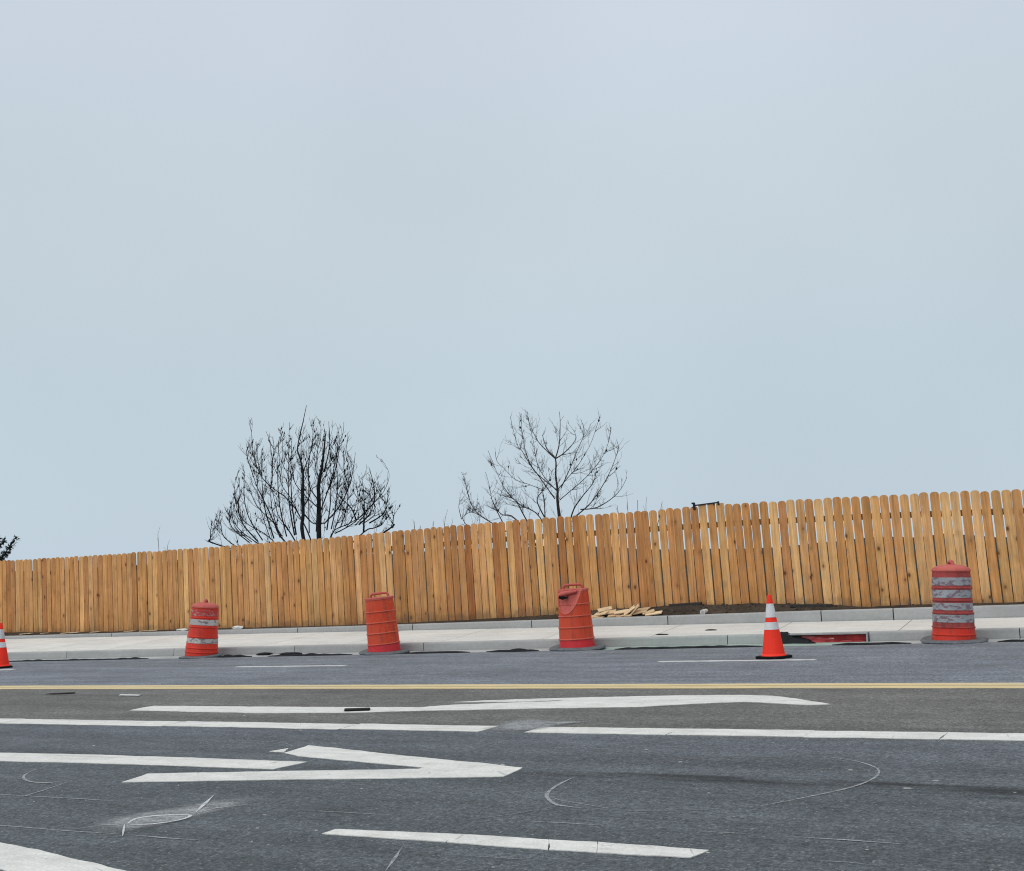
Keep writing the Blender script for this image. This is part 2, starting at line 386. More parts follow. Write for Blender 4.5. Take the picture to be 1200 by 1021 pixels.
M['dark_bit'] = mat_simple('dark_debris', (0.045, 0.040, 0.036), 0.9, 0.3, 20)

# ------------------------------------------------------------------ ground (one sheet to the horizon)
SOIL = [(-60, .36), (-24.8, .40), (-21.9, .345), (-17.9, .345), (-14.4, .335), (-12.6, .35), (-11.2, .37), (-9.5, .41), (-8.6, .47), (-7.7, .52), (-6.1, .50),
        (-5.4, .50), (-4.6, .46), (-3.9, .395), (-2.6, .40), (30, .40)]
def soil_z(x, y):
    if y < 19.42: return -0.30
    base = lerp_list(SOIL, x)
    lip = 0.335
    t = min(1, max(0, (y-19.42)/0.5)); t = t*t*(3-2*t)
    z = lip + (base-lip)*t
    n_ = noise.noise(Vector((x*1.7, y*2.3, 0.3)))*0.035 + noise.noise(Vector((x*5.1, y*6.3, 4.3)))*0.018
    amp = 0.35 + 0.65*min(1, max(0, (base-0.34)/0.10))
    fade = 1.0 if y < 21.5 else max(0, 1-(y-21.5)/3)
    z += n_*amp*fade*min(1, (y-19.40)/0.12)
    if y > 20.6:
        s_ = min(1, (y-20.6)/3); z = z*(1-s_) + 0.32*s_
    return z
xs = [-2500, -900, -300, -120, -70, -45, -36] + [-32 + 0.16*i for i in range(int(40/0.16)+1)] + [12, 20, 40, 100, 300, 900, 2500]
ys = [-2500, -600, -100, -40, 0, 19.40, 19.425, 19.47, 19.54, 19.62, 19.70, 19.78, 19.86, 19.94, 20.02, 20.12, 20.3, 20.6, 21, 21.6, 22.4, 23.6, 26, 32, 45, 80, 200, 600, 2500]
g = MB(); nx = len(xs)
g.add([(x, y, soil_z(x, y)) for y in ys for x in xs],
      [(j*nx+i, j*nx+i+1, (j+1)*nx+i+1, (j+1)*nx+i) for j in range(len(ys)-1) for i in range(nx-1)])
structure('ground', g.mesh('ground', M['ground'], True))

hl = MB(); cols = []
for i in range(121):
    t = -2.2 + 2.6*i/120                                   # x / y direction
    k = min(1, max(0, (-0.36-t)/0.12)); k = k*k*(3-2*k)
    hgt = (10 + 14*k)/1350*150*math.sqrt(1+t*t) + 0.9*noise.noise(Vector((t*9, 0, 0))) + 0.5*noise.noise(Vector((t*31, 3, 0)))
    cols.append((t, hgt))
rows = [(120, 0.0), (132, .55), (145, .92), (152, 1.0), (165, .9), (190, .5), (240, -.1)]
hl.add([(t*y, y, 0.25 + (1.1+h_)*f_) for y, f_ in rows for t, h_ in cols], [(j*121+i, j*121+i+1, (j+1)*121+i+1, (j+1)*121+i) for j in range(len(rows)-1) for i in range(120)])
structure('hill', hl.mesh('hill', mat_simple('dark_scrub', (0.024, 0.021, 0.016), 0.95, 0.4, 0.2), True))

# ------------------------------------------------------------------ road, gutter, kerbs, pavement
def y_kerb(x): return 17.78 + 0.059*(max(-32, min(12, x))+2)
def y_gut(x): return y_kerb(x) - 0.66
XL, XR = -60.0, 22.0
def strip_xs(a, b, st):
    n_ = max(1, int((b-a)/st)); return [a+(b-a)*i/n_ for i in range(n_+1)]
m_ = MB(); sx_ = strip_xs(XL, XR, 0.25)
edge = [y_gut(x) + 0.02*noise.noise(Vector((x*1.9, 2, 0))) + 0.012*noise.noise(Vector((x*7, 5, 0))) for x in sx_]
v_ = [(x, -12, 0) for x in sx_] + [(x, e_, 0) for x, e_ in zip(sx_, edge)] + [(x, e_, -0.10) for x, e_ in zip(sx_, edge)]
n_ = len(sx_)
m_.add(v_, [(i, i+1, n_+i+1, n_+i) for i in range(n_-1)] + [(n_+i, n_+i+1, 2*n_+i+1, 2*n_+i) for i in range(n_-1)])
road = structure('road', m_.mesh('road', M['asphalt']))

# concrete gutter pan with joints, a centimetre or two below the asphalt edge, dished up to the kerb
gutter = structure('gutter')
KJ = [-46, -41, -36, -31, -27.6, -24.4, -21.6, -18.92, -16.2, -13.43, -10.76, -8.1, -5.42, -3.30, -1.26, 1.4, 4.1, 6.8, 9.5, 12.2, 15, 18, 22]
INL = (-4.75, -3.30)                                       # the open kerb inlet
for a, b in zip(KJ, KJ[1:]):
    mb = MB(); seg = strip_xs(a+0.004, b-0.004, 0.6); k = len(seg); vv = []
    for x in seg:
        vv += [(x, y_gut(x)-0.05, -0.028), (x, y_kerb(x)-0.01, -0.008), (x, y_kerb(x)-0.01, -0.12), (x, y_gut(x)-0.05, -0.12)]
    mb.add(vv, [(4*i+q, 4*i+4+q, 4*i+4+(q+1) % 4, 4*i+(q+1) % 4) for i in range(k-1) for q in range(4)] + [(0, 1, 2, 3), (4*k-1, 4*k-2, 4*k-3, 4*k-4)])
    link('gutter_slab', mb.mesh('gutter_slab', M['gutter_green'] if -8.2 < a < -4 else M['gutter']), gutter)

def kerb_run(parent, name, x0, x1, yf, width, z0, z1, mat, batter=0.02, rnd=0.02, gap=0.006):
    """one cast kerb length: battered face, rounded front arris"""
    mb = MB(); seg = strip_xs(x0+gap, x1-gap, 0.8); k = len(seg); prof_n = 7; vv = []
    for x in seg:
        y = yf(x); t_ = z1(x) if callable(z1) else z1
        pr = [(y, z0), (y+batter, t_-rnd*1.4), (y+batter+rnd*0.35, t_-rnd*0.4), (y+batter+rnd, t_), (y+width-0.01, t_), (y+width, t_-0.01), (y+width, z0)]
        vv += [(x, p[0], p[1]) for p in pr]
    mb.add(vv, [(prof_n*i+q, prof_n*(i+1)+q, prof_n*(i+1)+(q+1) % prof_n, prof_n*i+(q+1) % prof_n) for i in range(k-1) for q in range(prof_n)]
           + [tuple(range(prof_n)), tuple(prof_n*k-1-q for q in range(prof_n))])
    return link(name, mb.mesh(name, mat), parent)
kerb = structure('kerb')
for a, b in zip(KJ, KJ[1:]):
    if abs(b-INL[1]) < 0.01: b = INL[0]
    kerb_run(kerb, 'kerb_segment', a, b, y_kerb, 0.16, -0.12, 0.13, M['kerb_green'] if -8.2 < a < -4.9 else M['kerb'])
# dark bitumen filler in the kerb joints
for x in KJ[1:-1]:
    if abs(x-INL[1]) < 0.01: continue
    mb = MB(); y = y_kerb(x); mb.box((x-0.007, y+0.030, -0.1), (x+0.007, y+0.15, 0.124)); link('joint_filler', mb.mesh('joint_filler', M['dark_bit']), kerb)

def walk_z(y, x): return 0.131 + (y - y_kerb(x) - 0.16)*0.055
pav = structure('sidewalk')
SJ = [-58 + 1.9*i for i in range(42)]
for a, b in zip(SJ, SJ[1:]):
    mb = MB(); seg = strip_xs(a+0.007, b-0.007, 0.95); k = len(seg); vv = []
    for x in seg:
        ya = y_kerb(x)+0.166; inl = INL[0]-0.05 < x < INL[1]+0.05
        vv += [(x, ya, walk_z(ya, x)), (x, 19.222, walk_z(19.222, x)), (x, 19.222, -0.12), (x, ya, -0.12)]
    mb.add(vv, [(4*i+q, 4*i+4+q, 4*i+4+(q+1) % 4, 4*i+(q+1) % 4) for i in range(k-1) for q in range(4)] + [(0, 1, 2, 3), (4*k-1, 4*k-2, 4*k-3, 4*k-4)])
    link('slab', mb.mesh('slab', M['walk']), pav)

def back_top(x): return lerp_list([(-60, .335), (-22, .338), (-15, .342), (-9.6, .360), (-4.3, .385), (30, .385)], x)
backk = structure('retaining_kerb')
BJ = [-58, -54, -50, -46, -42, -38, -34.5, -31, -27.5, -23.9, -20.24, -17.6, -15.0, -12.21, -9.62, -6.97, -4.32, -3.18, -0.4, 2.4, 5.2, 8, 11, 14, 18, 22]
for a, b in zip(BJ, BJ[1:]):
    kerb_run(backk, 'kerb_segment', a, b, lambda x: 19.23, 0.17, -0.05, back_top, M['kerb'], 0.012, 0.016, 0.009)
for x in BJ[1:-1]:
    mb = MB(); mb.box((x-0.010, 19.252, 0), (x+0.010, 19.385, back_top(x)-0.008)); link('joint_filler', mb.mesh('joint_filler', M['dark_bit']), backk)

# ------------------------------------------------------------------ road markings and sealed cuts (children of the road)
def flat_poly(name, pts, mat, z=0.005, jit=0.006, step=0.07, parent=road, depth=0.0045, seed=0):
    """a slab of marking paint with a slightly ragged edge; pts are ground points"""
    rnd = random.Random(seed); ring = []
    pts = [Vector((p[0], p[1])) for p in pts]
    for a, b in zip(pts, pts[1:]+pts[:1]):
        k = max(1, int((b-a).length/step)); nrm = Vector((-(b-a).y, (b-a).x)).normalized() if (b-a).length > 1e-6 else Vector((0, 0))
        for i in range(k):
            p = a.lerp(b, i/k)
            d = noise.noise(Vector((p.x*3.1, p.y*3.1, seed*1.7)))*jit*2.0 + rnd.uniform(-jit, jit)*0.9
            ring.append(p + nrm*d)
    bm = bmesh.new(); top = [bm.verts.new((p.x, p.y, z)) for p in ring]; bot = [bm.verts.new((p.x, p.y, z-depth)) for p in ring]
    f_ = bm.faces.new(top); n_ = len(ring)
    for i in range(n_): bm.faces.new((top[i], bot[i], bot[(i+1) % n_], top[(i+1) % n_]))
    bmesh.ops.triangulate(bm, faces=[f_]); bmesh.ops.recalc_face_normals(bm, faces=bm.faces)
    me = bpy.data.meshes.new(name); bm.to_mesh(me); bm.free(); me.materials.append(mat)
    return link(name, me, parent)
def px_poly(name, px, mat, **k): return flat_poly(name, [at_z(x, y).to_2d() for x, y in px], mat, **k)

# white edge line between the near lane and the turn lane, in applied lengths
def yw(x): return 8.99 + 0.022*(max(-40, min(15, x))+0.7)
cuts = [-58, -50, -43, -37, -31, -26, -21.5, -17.6, -13.6, -10.55, -8.3, -6.25, -4.83]
for i, (a, b) in enumerate(zip(cuts, cuts[1:])):
    o1, o2 = random.uniform(-.02, .02), random.uniform(-.02, .02); wd = 0.31
    flat_poly('lane_line', [(a+.012, yw(a)-wd+o1), (b-.012, yw(b)-wd+o2), (b+.015, yw(b)+o2), (a+.02, yw(a)+o1)], M['white_mark'], jit=.007, seed=i)
cuts = [-4.42, -3.2, -2.15, -1.2, -0.1, 1.5, 3.6, 6, 9, 13, 18, 22]
for i, (a, b) in enumerate(zip(cuts, cuts[1:])):
    o1, o2 = random.uniform(-.012, .012), random.uniform(-.012, .012); wd = 0.31
    flat_poly('lane_line', [(a+.006, yw(a)-wd+o1), (b-.006, yw(b)-wd+o2), (b+.02, yw(b)+o2), (a+.02, yw(a)+o1)], M['white_mark'], jit=.007, seed=40+i)
# paired yellow line beyond the turn lane
def yy_(x): return 12.16 + 0.020*(max(-40, min(15, x))+0.9)
for i, (o0, o1) in enumerate(((-0.17, 0.0), (-0.41, -0.245))):
    xs2 = strip_xs(XL, XR, 4)
    flat_poly('yellow_line', [(x, yy_(x)+o0) for x in xs2] + [(x, yy_(x)+o1) for x in reversed(xs2)], M['yellow_mark'], jit=.008, step=.2, seed=70+i)
flat_poly('yellow_line', [(x, yy_(x)-0.2455) for x in xs2] + [(x, yy_(x)-0.1695) for x in reversed(xs2)],
          mat_marking('worn_yellow_gap', (0.46, 0.37, 0.20), (0.36, 0.31, 0.20), 0.9), z=0.0035, depth=0.003, jit=.0, step=.5, seed=73)
# broken white line of the kerb lane
for i, x0 in enumerate([-54.9, -47.6, -40.3, -33.0, -26.6, -19.6, -12.55, -5.5, 1.55, 8.6, 15.6]):
    y0 = 14.72 + 0.028*(x0+5.5); flat_poly('broken_line', [(x0, y0-.07), (x0+2.08, y0-.02), (x0+2.08, y0+.11), (x0, y0+.06)], M['thin_white'], jit=.01, seed=90+i)
# arrow in the turn lane
px_poly('arrow_marking', [(151.7,832.9),(180,827.7),(350,828.9),(493,829.3),(530,826.3),(583,824.6),(660,822.0),(655,821.3),(590,823.3),(533,823.4),(560,821.6),(670,818.3),(750,816.5),(800,815.2),(870,815.1),(905,816),(933,819),(973,825.8),
         (947,826.9),(905,824.4),(873,823.1),(833,824.2),(800,826),(750,828.8),(683,830),(617,831),(517,832.9),(400,835.8),(300,836.2)], M['white_mark'], jit=.010, seed=101)
# arrow in the near lane: shaft and barbed head
px_poly('arrow_marking', [(-60,881),(0,882.7),(110,885),(233,889),(360,893.5),(320,902.3),(200,897.7),(75,894.3),(0,892.3),(-60,890)], M['white_mark'], jit=.006, seed=102)
px_poly('arrow_marking', [(334,882.9),(362,874),(483,887.3),(563,895),(613,900.5),(590,910.7),(510,912.3),(350,914),(143,917.3),(173,907.3),(400,903.3),(490,901.8),(497,900.2),(420,893.3),(350,886.5)], M['white_mark'], jit=.006, seed=103)
px_poly('arrow_marking', [(316,881.2),(338,877.5),(333,882.2)], M['white_mark'], jit=.003, step=.03, seed=104)
# dash between the two near lanes, in applied lengths
dd = [(377,977.8,393,972.7), (523,987.7,537,978.3), (643,996.8,643,985), (700,1000,700,987.7), (810,1006,831,997.5)]
for i, (a, b) in enumerate(zip(dd, dd[1:])):
    px_poly('lane_dash', [(a[0]+.15, a[1]+.05), (b[0]-.15, b[1]), (b[2]-.15, b[3]), (a[2]+.15, a[3])], M['white_mark'], jit=.004, step=.05, seed=110+i)
px_poly('lane_marking', [(-130,958),(-60,975),(0,988),(43,996.7),(145,1021),(235,1043),(150,1062),(0,1019),(-60,1005),(-130,990)], M['white_mark'], jit=.006, seed=120)

def ribbon(name, pts, wd, mat, z=0.0035, closed=False, seed=0, jit=0.006, parent=road):
    """a thin poured line on the asphalt, uneven in width"""
    pts = [Vector((p[0], p[1])) for p in pts]; fine = []
    for a, b in zip(pts, pts[1:]):
        k = max(1, int((b-a).length/0.06)); fine += [a.lerp(b, i/k) for i in range(k)]
    fine.append(pts[-1]); mb = MB(); vv = []; n_ = len(fine)
    for i, p in enumerate(fine):
        t = (fine[min(i+1, n_-1)]-fine[max(0, i-1)]).normalized(); nr = Vector((-t.y, t.x))
        w_ = wd*(0.62+0.7*abs(noise.noise(Vector((p.x*3.7, p.y*3.7, seed)))))
        if not closed: w_ *= min(1, 0.15+i/4, 0.15+(n_-1-i)/4)
        off = nr*noise.noise(Vector((p.x*2.3, p.y*2.3, seed+9)))*jit
        a = p+nr*w_/2+off; b = p-nr*w_/2+off; vv += [(a.x, a.y, z), (b.x, b.y, z)]
    mb.add(vv, [(2*i, 2*i+1, 2*i+3, 2*i+2) for i in range(n_-1)])
    return link(name, mb.mesh(name, mat), parent)
def px_ribbon(px, wd, mat, **k): return ribbon('saw_cut', [at_z(x, y).to_2d() for x, y in px], wd, mat, **k)
def arc(c, r, a0, a1): return [(c[0]+r*math.cos(R(a)), c[1]+r*math.sin(R(a))) for a in [a0+(a1-a0)*i/40 for i in range(41)]]
# round detector loops cut in the asphalt
def px_curve(px, wd, mat, seed, z=.0035):
    pts = smooth_path([at_z(x, y) for x, y in px], 4); return ribbon('detector_loop', [p.to_2d() for p in pts], wd, M[mat], seed=seed, z=z)
px_curve([(673,911),(653,921),(641,932),(647.5,941),(660,945),(686,948)], .030, 'sealant_pale', 130)
px_curve([(686,948),(760,951),(830,949),(891,945)], .012, 'sealant', 131)
px_curve([(891,945),(950,934),(998,923),(1023,913),(1030,905),(1023,898.6),(1001,892),(961,886.5)], .022, 'sealant_pale', 132)
px_curve([(737,898.6),(774,892.7),(855,887),(920,886)], .014, 'sealant', 133)
px_curve([(233,871.7),(267,869.3),(300,869),(327,870.7),(340,873.3),(342,876.7),(334,882)], .020, 'sealant', 141)
px_curve([(42,901.7),(30,908),(28,913),(37,916.7),(57,917.7),(80,915)], .026, 'sealant_pale', 140)
for i, (pts, wd, mt) in enumerate([
        ([(-30,930),(0,931.5),(70,935.5),(140,939.5)], .016, 'sealant_pale'), ([(-30,966),(0,968),(77,974),(150,979)], .016, 'sealant_pale'), ([(150,979),(200,983),(240,985.5)], .020, 'sealant_pale'),
        ([(320,989),(360,992),(410,996)], .010, 'sealant'), ([(365,951),(410,953),(460,956)], .012, 'sealant_pale'), ([(490,956.5),(535,959)], .012, 'sealant'), ([(300,949),(342,951)], .010, 'sealant'),
        ([(610,962.5),(660,965),(717,968.5)], .014, 'sealant_pale'), ([(817,975),(850,976.5),(882,978.5)], .014, 'sealant_pale'), ([(917,980.7),(990,985),(1067,990.7)], .018, 'sealant_pale'), ([(1067,990.7),(1130,994),(1210,999)], .010, 'sealant'),
        ([(957,1009),(1000,1012),(1031,1015.5)], .014, 'sealant_pale'), ([(520,1002),(600,1007),(660,1010.5)], .010, 'sealant'),
        ([(472,992),(464,1005),(452,1022)], .020, 'sealant_pale'), ([(478,994),(462,1008)], .010, 'sealant'),
        ([(640,932),(655,938),(690,944),(712,948)], .012, 'sealant_pale'), ([(540,962),(600,955),(650,946),(668,940)], .012, 'sealant'),
        ([(20,936),(50,927),(88,914)], .018, 'sealant_pale'), ([(48,929),(60,921),(90,915)], .010, 'sealant'),
        ([(445,791.5),(480,791),(530,790)], .05, 'sealant'), ([(340,794),(420,793)], .03, 'sealant'), ([(1130,915),(1180,916)], .02, 'sealant'), ([(565,963),(620,958.5)], .02, 'sealant')]):
    px_ribbon(pts, wd, M[mt], seed=150+i)
# grey patching compound dragged over two spots
def smear(px, z, seed):
    """thin dragged film of compound, fading out towards its rim"""
    ring = smooth_path([at_z(x, y) for x, y in px+[px[0]]], 5)[:-1]; c_ = sum(ring, Vector())/len(ring); rows = [(1.12, 0.0), (.9, .45), (.7, .9), (.4, 1.0), (.15, 1.0)]; mb = MB(); n_ = len(ring)
    mb.add([(c_.x+(p.x-c_.x)*k*(1+.16*noise.noise(Vector((p.x*5, p.y*5, seed)))), c_.y+(p.y-c_.y)*k*(1+.16*noise.noise(Vector((p.x*5, p.y*5, seed)))), z) for k, _e in rows for p in ring],
           [(j*n_+i, j*n_+(i+1) % n_, (j+1)*n_+(i+1) % n_, (j+1)*n_+i) for j in range(4) for i in range(n_)] + [tuple(4*n_+i for i in range(n_))])
    me = mb.mesh('patching_smear', M['smear']); at_ = me.attributes.new('edge', 'FLOAT', 'POINT')
    at_.data.foreach_set('value', [e_ for _k, e_ in rows for _p in ring]); return link('patching_smear', me, road)
smear([(100,971),(140,958),(180,951),(215,946),(262,937),(292,940),(258,950),(228,958),(180,968),(135,976)], .0030, 1)
smear([(136,968),(165,957),(210,952),(240,953),(215,962),(175,969)], .0045, 2)
px_curve([(150,966.5),(160,960.5),(185,957),(222,956.5),(210,962),(180,966.5),(152,967.5)], .034, 'chalk', 185, .0060)
px_ribbon([(230,953),(240,943),(251,933)], .032, M['chalk'], seed=190, z=.0062); px_ribbon([(225,955),(255,948),(300,943)], .028, M['sealant_pale'], seed=191, z=.0062)
px_ribbon([(146,967),(143,981)], .028, M['chalk'], seed=192, z=.0062); px_ribbon([(165,965),(195,959)], .02, M['sealant_pale'], seed=193, z=.0062)
px_ribbon([(85,973),(120,968),(150,967)], .022, M['sealant_pale'], seed=194, z=.0062); px_ribbon([(200,946),(235,944),(262,940)], .016, M['sealant_pale'], seed=195, z=.0062); px_ribbon([(160,951),(185,949)], .016, M['sealant'], seed=196, z=.0062)
smear([(568,854),(585,850),(600,845.8),(625,844.5),(650,846.5),(672,846),(690,846.5),(660,850),(640,854),(620,857.5),(588,857.5)], .0070, 3)
smear([(580,853.5),(600,847.5),(630,846.5),(640,850),(620,856),(592,856.5)], .0078, 4)

# ------------------------------------------------------------------ fence
FY = 20.0
TOP = [(at_y(x, y, FY).x, at_y(x, y, FY).z) for x, y in [(2,657),(100,651.5),(250,641),(400,628.5),(450,623.5),(560,613.5),(650,606),(750,599),(848,590.5),(900,588),(1000,581.5),(1100,577),(1195,573.3)]]
TOP = [(-60, 2.20)] + TOP + [(3, 2.12), (22, 2.05)]
fence = thing('picket_fence', 'long new cedar picket fence with rounded board tops along the retaining kerb', 'fence', (0, FY, 0.3))
def picket_mesh(wd, hh, kind, bow):
    """round-eared board: local origin at the bottom centre, front towards -Y"""
    t_ = 0.019; c_ = 0.050 if kind == 'ear' else 0.002
    prof = [(-wd/2, 0), (wd/2, 0)]
    nseg = 5
    for i in range(1, nseg): prof.append((wd/2 + bow*math.sin(math.pi*i/nseg), (hh-c_)*i/nseg))
    for a in (0, 30, 60): prof.append((wd/2-c_*1.15+c_*1.15*math.cos(R(a)), hh-c_+c_*math.sin(R(a))))
    prof.append((wd/2-c_*1.15, hh)); prof.append((-wd/2+c_*1.15, hh))
    for a in (120, 150, 180): prof.append((-wd/2+c_*1.15+c_*1.15*math.cos(R(a)), hh-c_+c_*math.sin(R(a))))
    for i in range(nseg-1, 0, -1): prof.append((-wd/2 + bow*math.sin(math.pi*i/nseg), (hh-c_)*i/nseg))
    n_ = len(prof); mb = MB()
    mb.add([(x, -t_, z) for x, z in prof] + [(x, 0, z) for x, z in prof],
           [tuple(range(n_)), tuple(range(2*n_-1, n_-1, -1))] + [(i, n_+i, n_+(i+1) % n_, (i+1) % n_) for i in range(n_)])
    return mb.mesh('picket', M['picket'])
PM = [picket_mesh(0.1375+0.002*(i % 3), 1.90, 'ear', (-0.003, 0.0, 0.003, 0.001)[i % 4]) for i in range(6)]
PF = picket_mesh(0.136, 1.90, 'flat', 0)
rp = random.Random(11); px_ = -34.0; PITCH_P = 0.1575
post_x = [-34 + 2.36*i for i in range(18)]
while px_ < 5.5:
    zt = lerp_list(TOP, px_) + rp.uniform(-.012, .012)
    flat = -6.45 < px_ < -6.03
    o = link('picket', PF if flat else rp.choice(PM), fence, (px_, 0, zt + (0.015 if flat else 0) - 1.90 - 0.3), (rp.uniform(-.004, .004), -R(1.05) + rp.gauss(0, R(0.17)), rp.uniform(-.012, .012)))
    # keep the top where it is while the board leans
    o.location.x = px_ + 1.90*math.sin(R(1.05)) + rp.uniform(-.006, .006)
    k = rp.random()
    if k < 0.02: o.color = (0.74, 0.60, 0.54, 1)
    elif k < 0.10: o.color = (0.84, 0.75, 0.68, 1)
    elif k < 0.30: o.color = (1.08, 1.08, 1.02, 1)
    else: q = rp.uniform(0.88, 1.06); o.color = (q, q*rp.uniform(.95, 1.02), q*rp.uniform(.92, 1.02), 1)
    o.location.y = rp.uniform(-.004, .002)
    px_ += PITCH_P + rp.uniform(-.004, .004)
for a, b in zip(post_x, post_x[1:]):
    for dz, hh in ((0.30, 0.10), (0.98, 0.09), (1.58, 0.09)):
        za, zb = lerp_list(TOP, a)-dz-0.3, lerp_list(TOP, b)-dz-0.3; mb = MB()
        a2, b2 = a+0.003, b-0.003
        vv = [(a2,.006,za-hh),(b2,.006,zb-hh),(b2,.044,zb-hh),(a2,.044,za-hh),(a2,.006,za),(b2,.006,zb),(b2,.044,zb),(a2,.044,za)]
        mb.add(vv, [(0,3,2,1),(4,5,6,7),(0,1,5,4),(1,2,6,5),(2,3,7,6),(3,0,4,7)]); link('rail', mb.mesh('rail', M['rail']), fence)
for x in post_x:
    mb = MB(); mb.box((x-.045, .046, -0.45), (x+.045, .136, lerp_list(TOP, x)-0.3-0.10)); link('post', mb.mesh('post', M['rail'], bevel=.004), fence)

# iron bar clamp resting on the flat-topped boards
pa, pb = at_y(815, 592.5, FY-0.03), at_y(842, 589, FY-0.03); pc = at_y(825, 591.5, FY-.03)
cl = thing('bar_clamp', 'dark iron bar clamp lying across the top of the fence boards', 'clamp', pa)
L = (pb-pa).length; ang = math.atan2(pb.z-pa.z, pb.x-pa.x)
mb = MB(); mb.box((-.02, -.006, -.010), (L, .006, .014)); link('bar', mb.mesh('bar', M['iron']), cl, None, (0, -ang, 0))
mb = MB(); mb.box((-.045, -.02, -.075), (-.005, .02, .055)); mb.box((-.07, -.012, .03), (-.02, .012, .06)); mb.box((-.06, -.015, -.04), (-.03, .015, -.015)); link('jaw', mb.mesh('jaw', M['iron'], bevel=.006), cl, None, (0, -ang, 0))
mb = MB(); mb.box((L-.02, -.016, -.045), (L+.012, .016, .022)); link('end_stop', mb.mesh('end_stop', M['iron'], bevel=.004), cl, None, (0, -ang, 0))

# ------------------------------------------------------------------ kerb inlet, left open
inx0, inx1 = INL; inl = thing('kerb_inlet', 'open kerb drain inlet with red form board and steel angle frame', 'drain', ((inx0+inx1)/2, y_kerb(-3.9), 0))
def rel(o, me_name, mb, mat, bevel=0.0, smooth=False):
    q = link(me_name, mb.mesh(me_name, mat, smooth, bevel), o); q.matrix_parent_inverse = Matrix.Translation(-o.location); return q
yk = y_kerb(-3.9)
mb = MB(); mb.box((inx0+.01, yk+.085, -.10), (inx1-.045, yk+.115, .098)); rel(inl, 'form_board', mb, M['red_form'])
mb = MB(); mb.box((inx0+.005, yk+.012, .104), (inx1-.012, yk+.150, .128)); rel(inl, 'top_angle', mb, M['steel'], .003)
mb = MB(); mb.box((inx1-.040, yk+.012, -.11), (inx1-.014, yk+.13, .102)); rel(inl, 'side_angle', mb, M['steel'], .003)
mb = MB(); mb.box((inx0+.84, yk+.072, .012), (inx0+.93, yk+.083, .050)); rel(inl, 'paper_label', mb, M['white_bit'])
mb = MB(); nn = 14; vv = []
for i in range(nn+1):
    x = inx0+.46+(inx1-inx0-.52)*i/nn; h1 = .105*max(0, 1-i/nn*1.7)**0.8+.010+.007*math.sin(i*2.1); yb_ = yk+.045+.012*math.sin(i*1.3)
    vv += [(x, yb_-.05, -.012), (x, yb_+.01, h1*.5+.01*math.sin(i*3)), (x, yk+.07, h1)]
mb.add(vv, [(3*i+q, 3*i+3+q, 3*i+4+q, 3*i+1+q) for i in range(nn) for q in range(2)]); rel(inl, 'red_film', mb, M['red_film'])
# black plastic bunched in its left end
mb = MB(); rr = random.Random(5); nu, nv = 16, 9; vv = []
for i in range(nu+1):
    for j in range(nv+1):
        u_, v2 = i/nu, j/nv; x = inx0-.04+.74*u_; hh = .165*min(1, (1-u_)*1.5)**0.9*min(1, u_*7+.5)
        y = yk+.06-.20*v2 - .02*math.sin(u_*9)
        z = -.016 + hh*(1-v2**1.6) + .045*noise.noise(Vector((x*13, y*17, 1)))*(1-v2) + 0.004
        vv.append((x, y, max(z, -.018)))
mb.add(vv, [(i*(nv+1)+j, (i+1)*(nv+1)+j, (i+1)*(nv+1)+j+1, i*(nv+1)+j+1) for i in range(nu) for j in range(nv)])
o = link('plastic_sheet', mb.mesh('plastic_sheet', M['film'])); tag(o, 'crumpled black plastic sheet bunched in the end of the drain inlet', 'plastic sheet')

# ------------------------------------------------------------------ traffic drums
def drum_profile(h, rb, rt, ribs):
    """stepped barrel: narrowing upwards, with a proud rib at every height in ribs"""
    pr = [(0.0, rb*0.985), (0.012, rb)]
    for z in ribs:
        r = rb+(rt-rb)*z/h
        pr += [(z-.016, r+.001), (z-.008, r+.011), (z+.004, r+.011), (z+.011, r)]
    return pr + [(h, rt)]
def lean_matrix(deg): return Matrix.Rotation(R(deg), 3, Vector((FW.x, FW.y, 0)).normalized())
def base_ring(root, r_out, bend, mat='ring', r_in=0.262, tilt=0):
    prof = [(0.004, r_in), (0.004, r_out*.97), (0.020, r_out), (0.040, r_out*.97), (0.058, r_out*.72), (0.060, r_in+.03), (0.045, r_in), (0.004, r_in)]
    def dsp(p, an, z, r):
        q = p.copy(); k = max(0, (r-r_in)/(r_out-r_in)); q.z += k*bend*max(0, math.sin(an+tilt))**2 + k*.012*math.sin(3*an+1) * (1 if z > .02 else .5) + 0.012*k
        return q
    mb = MB(); mb.lathe(prof, 40, 0, False, dsp); return link('base_ring', mb.mesh('base_ring', M[mat], True), root)

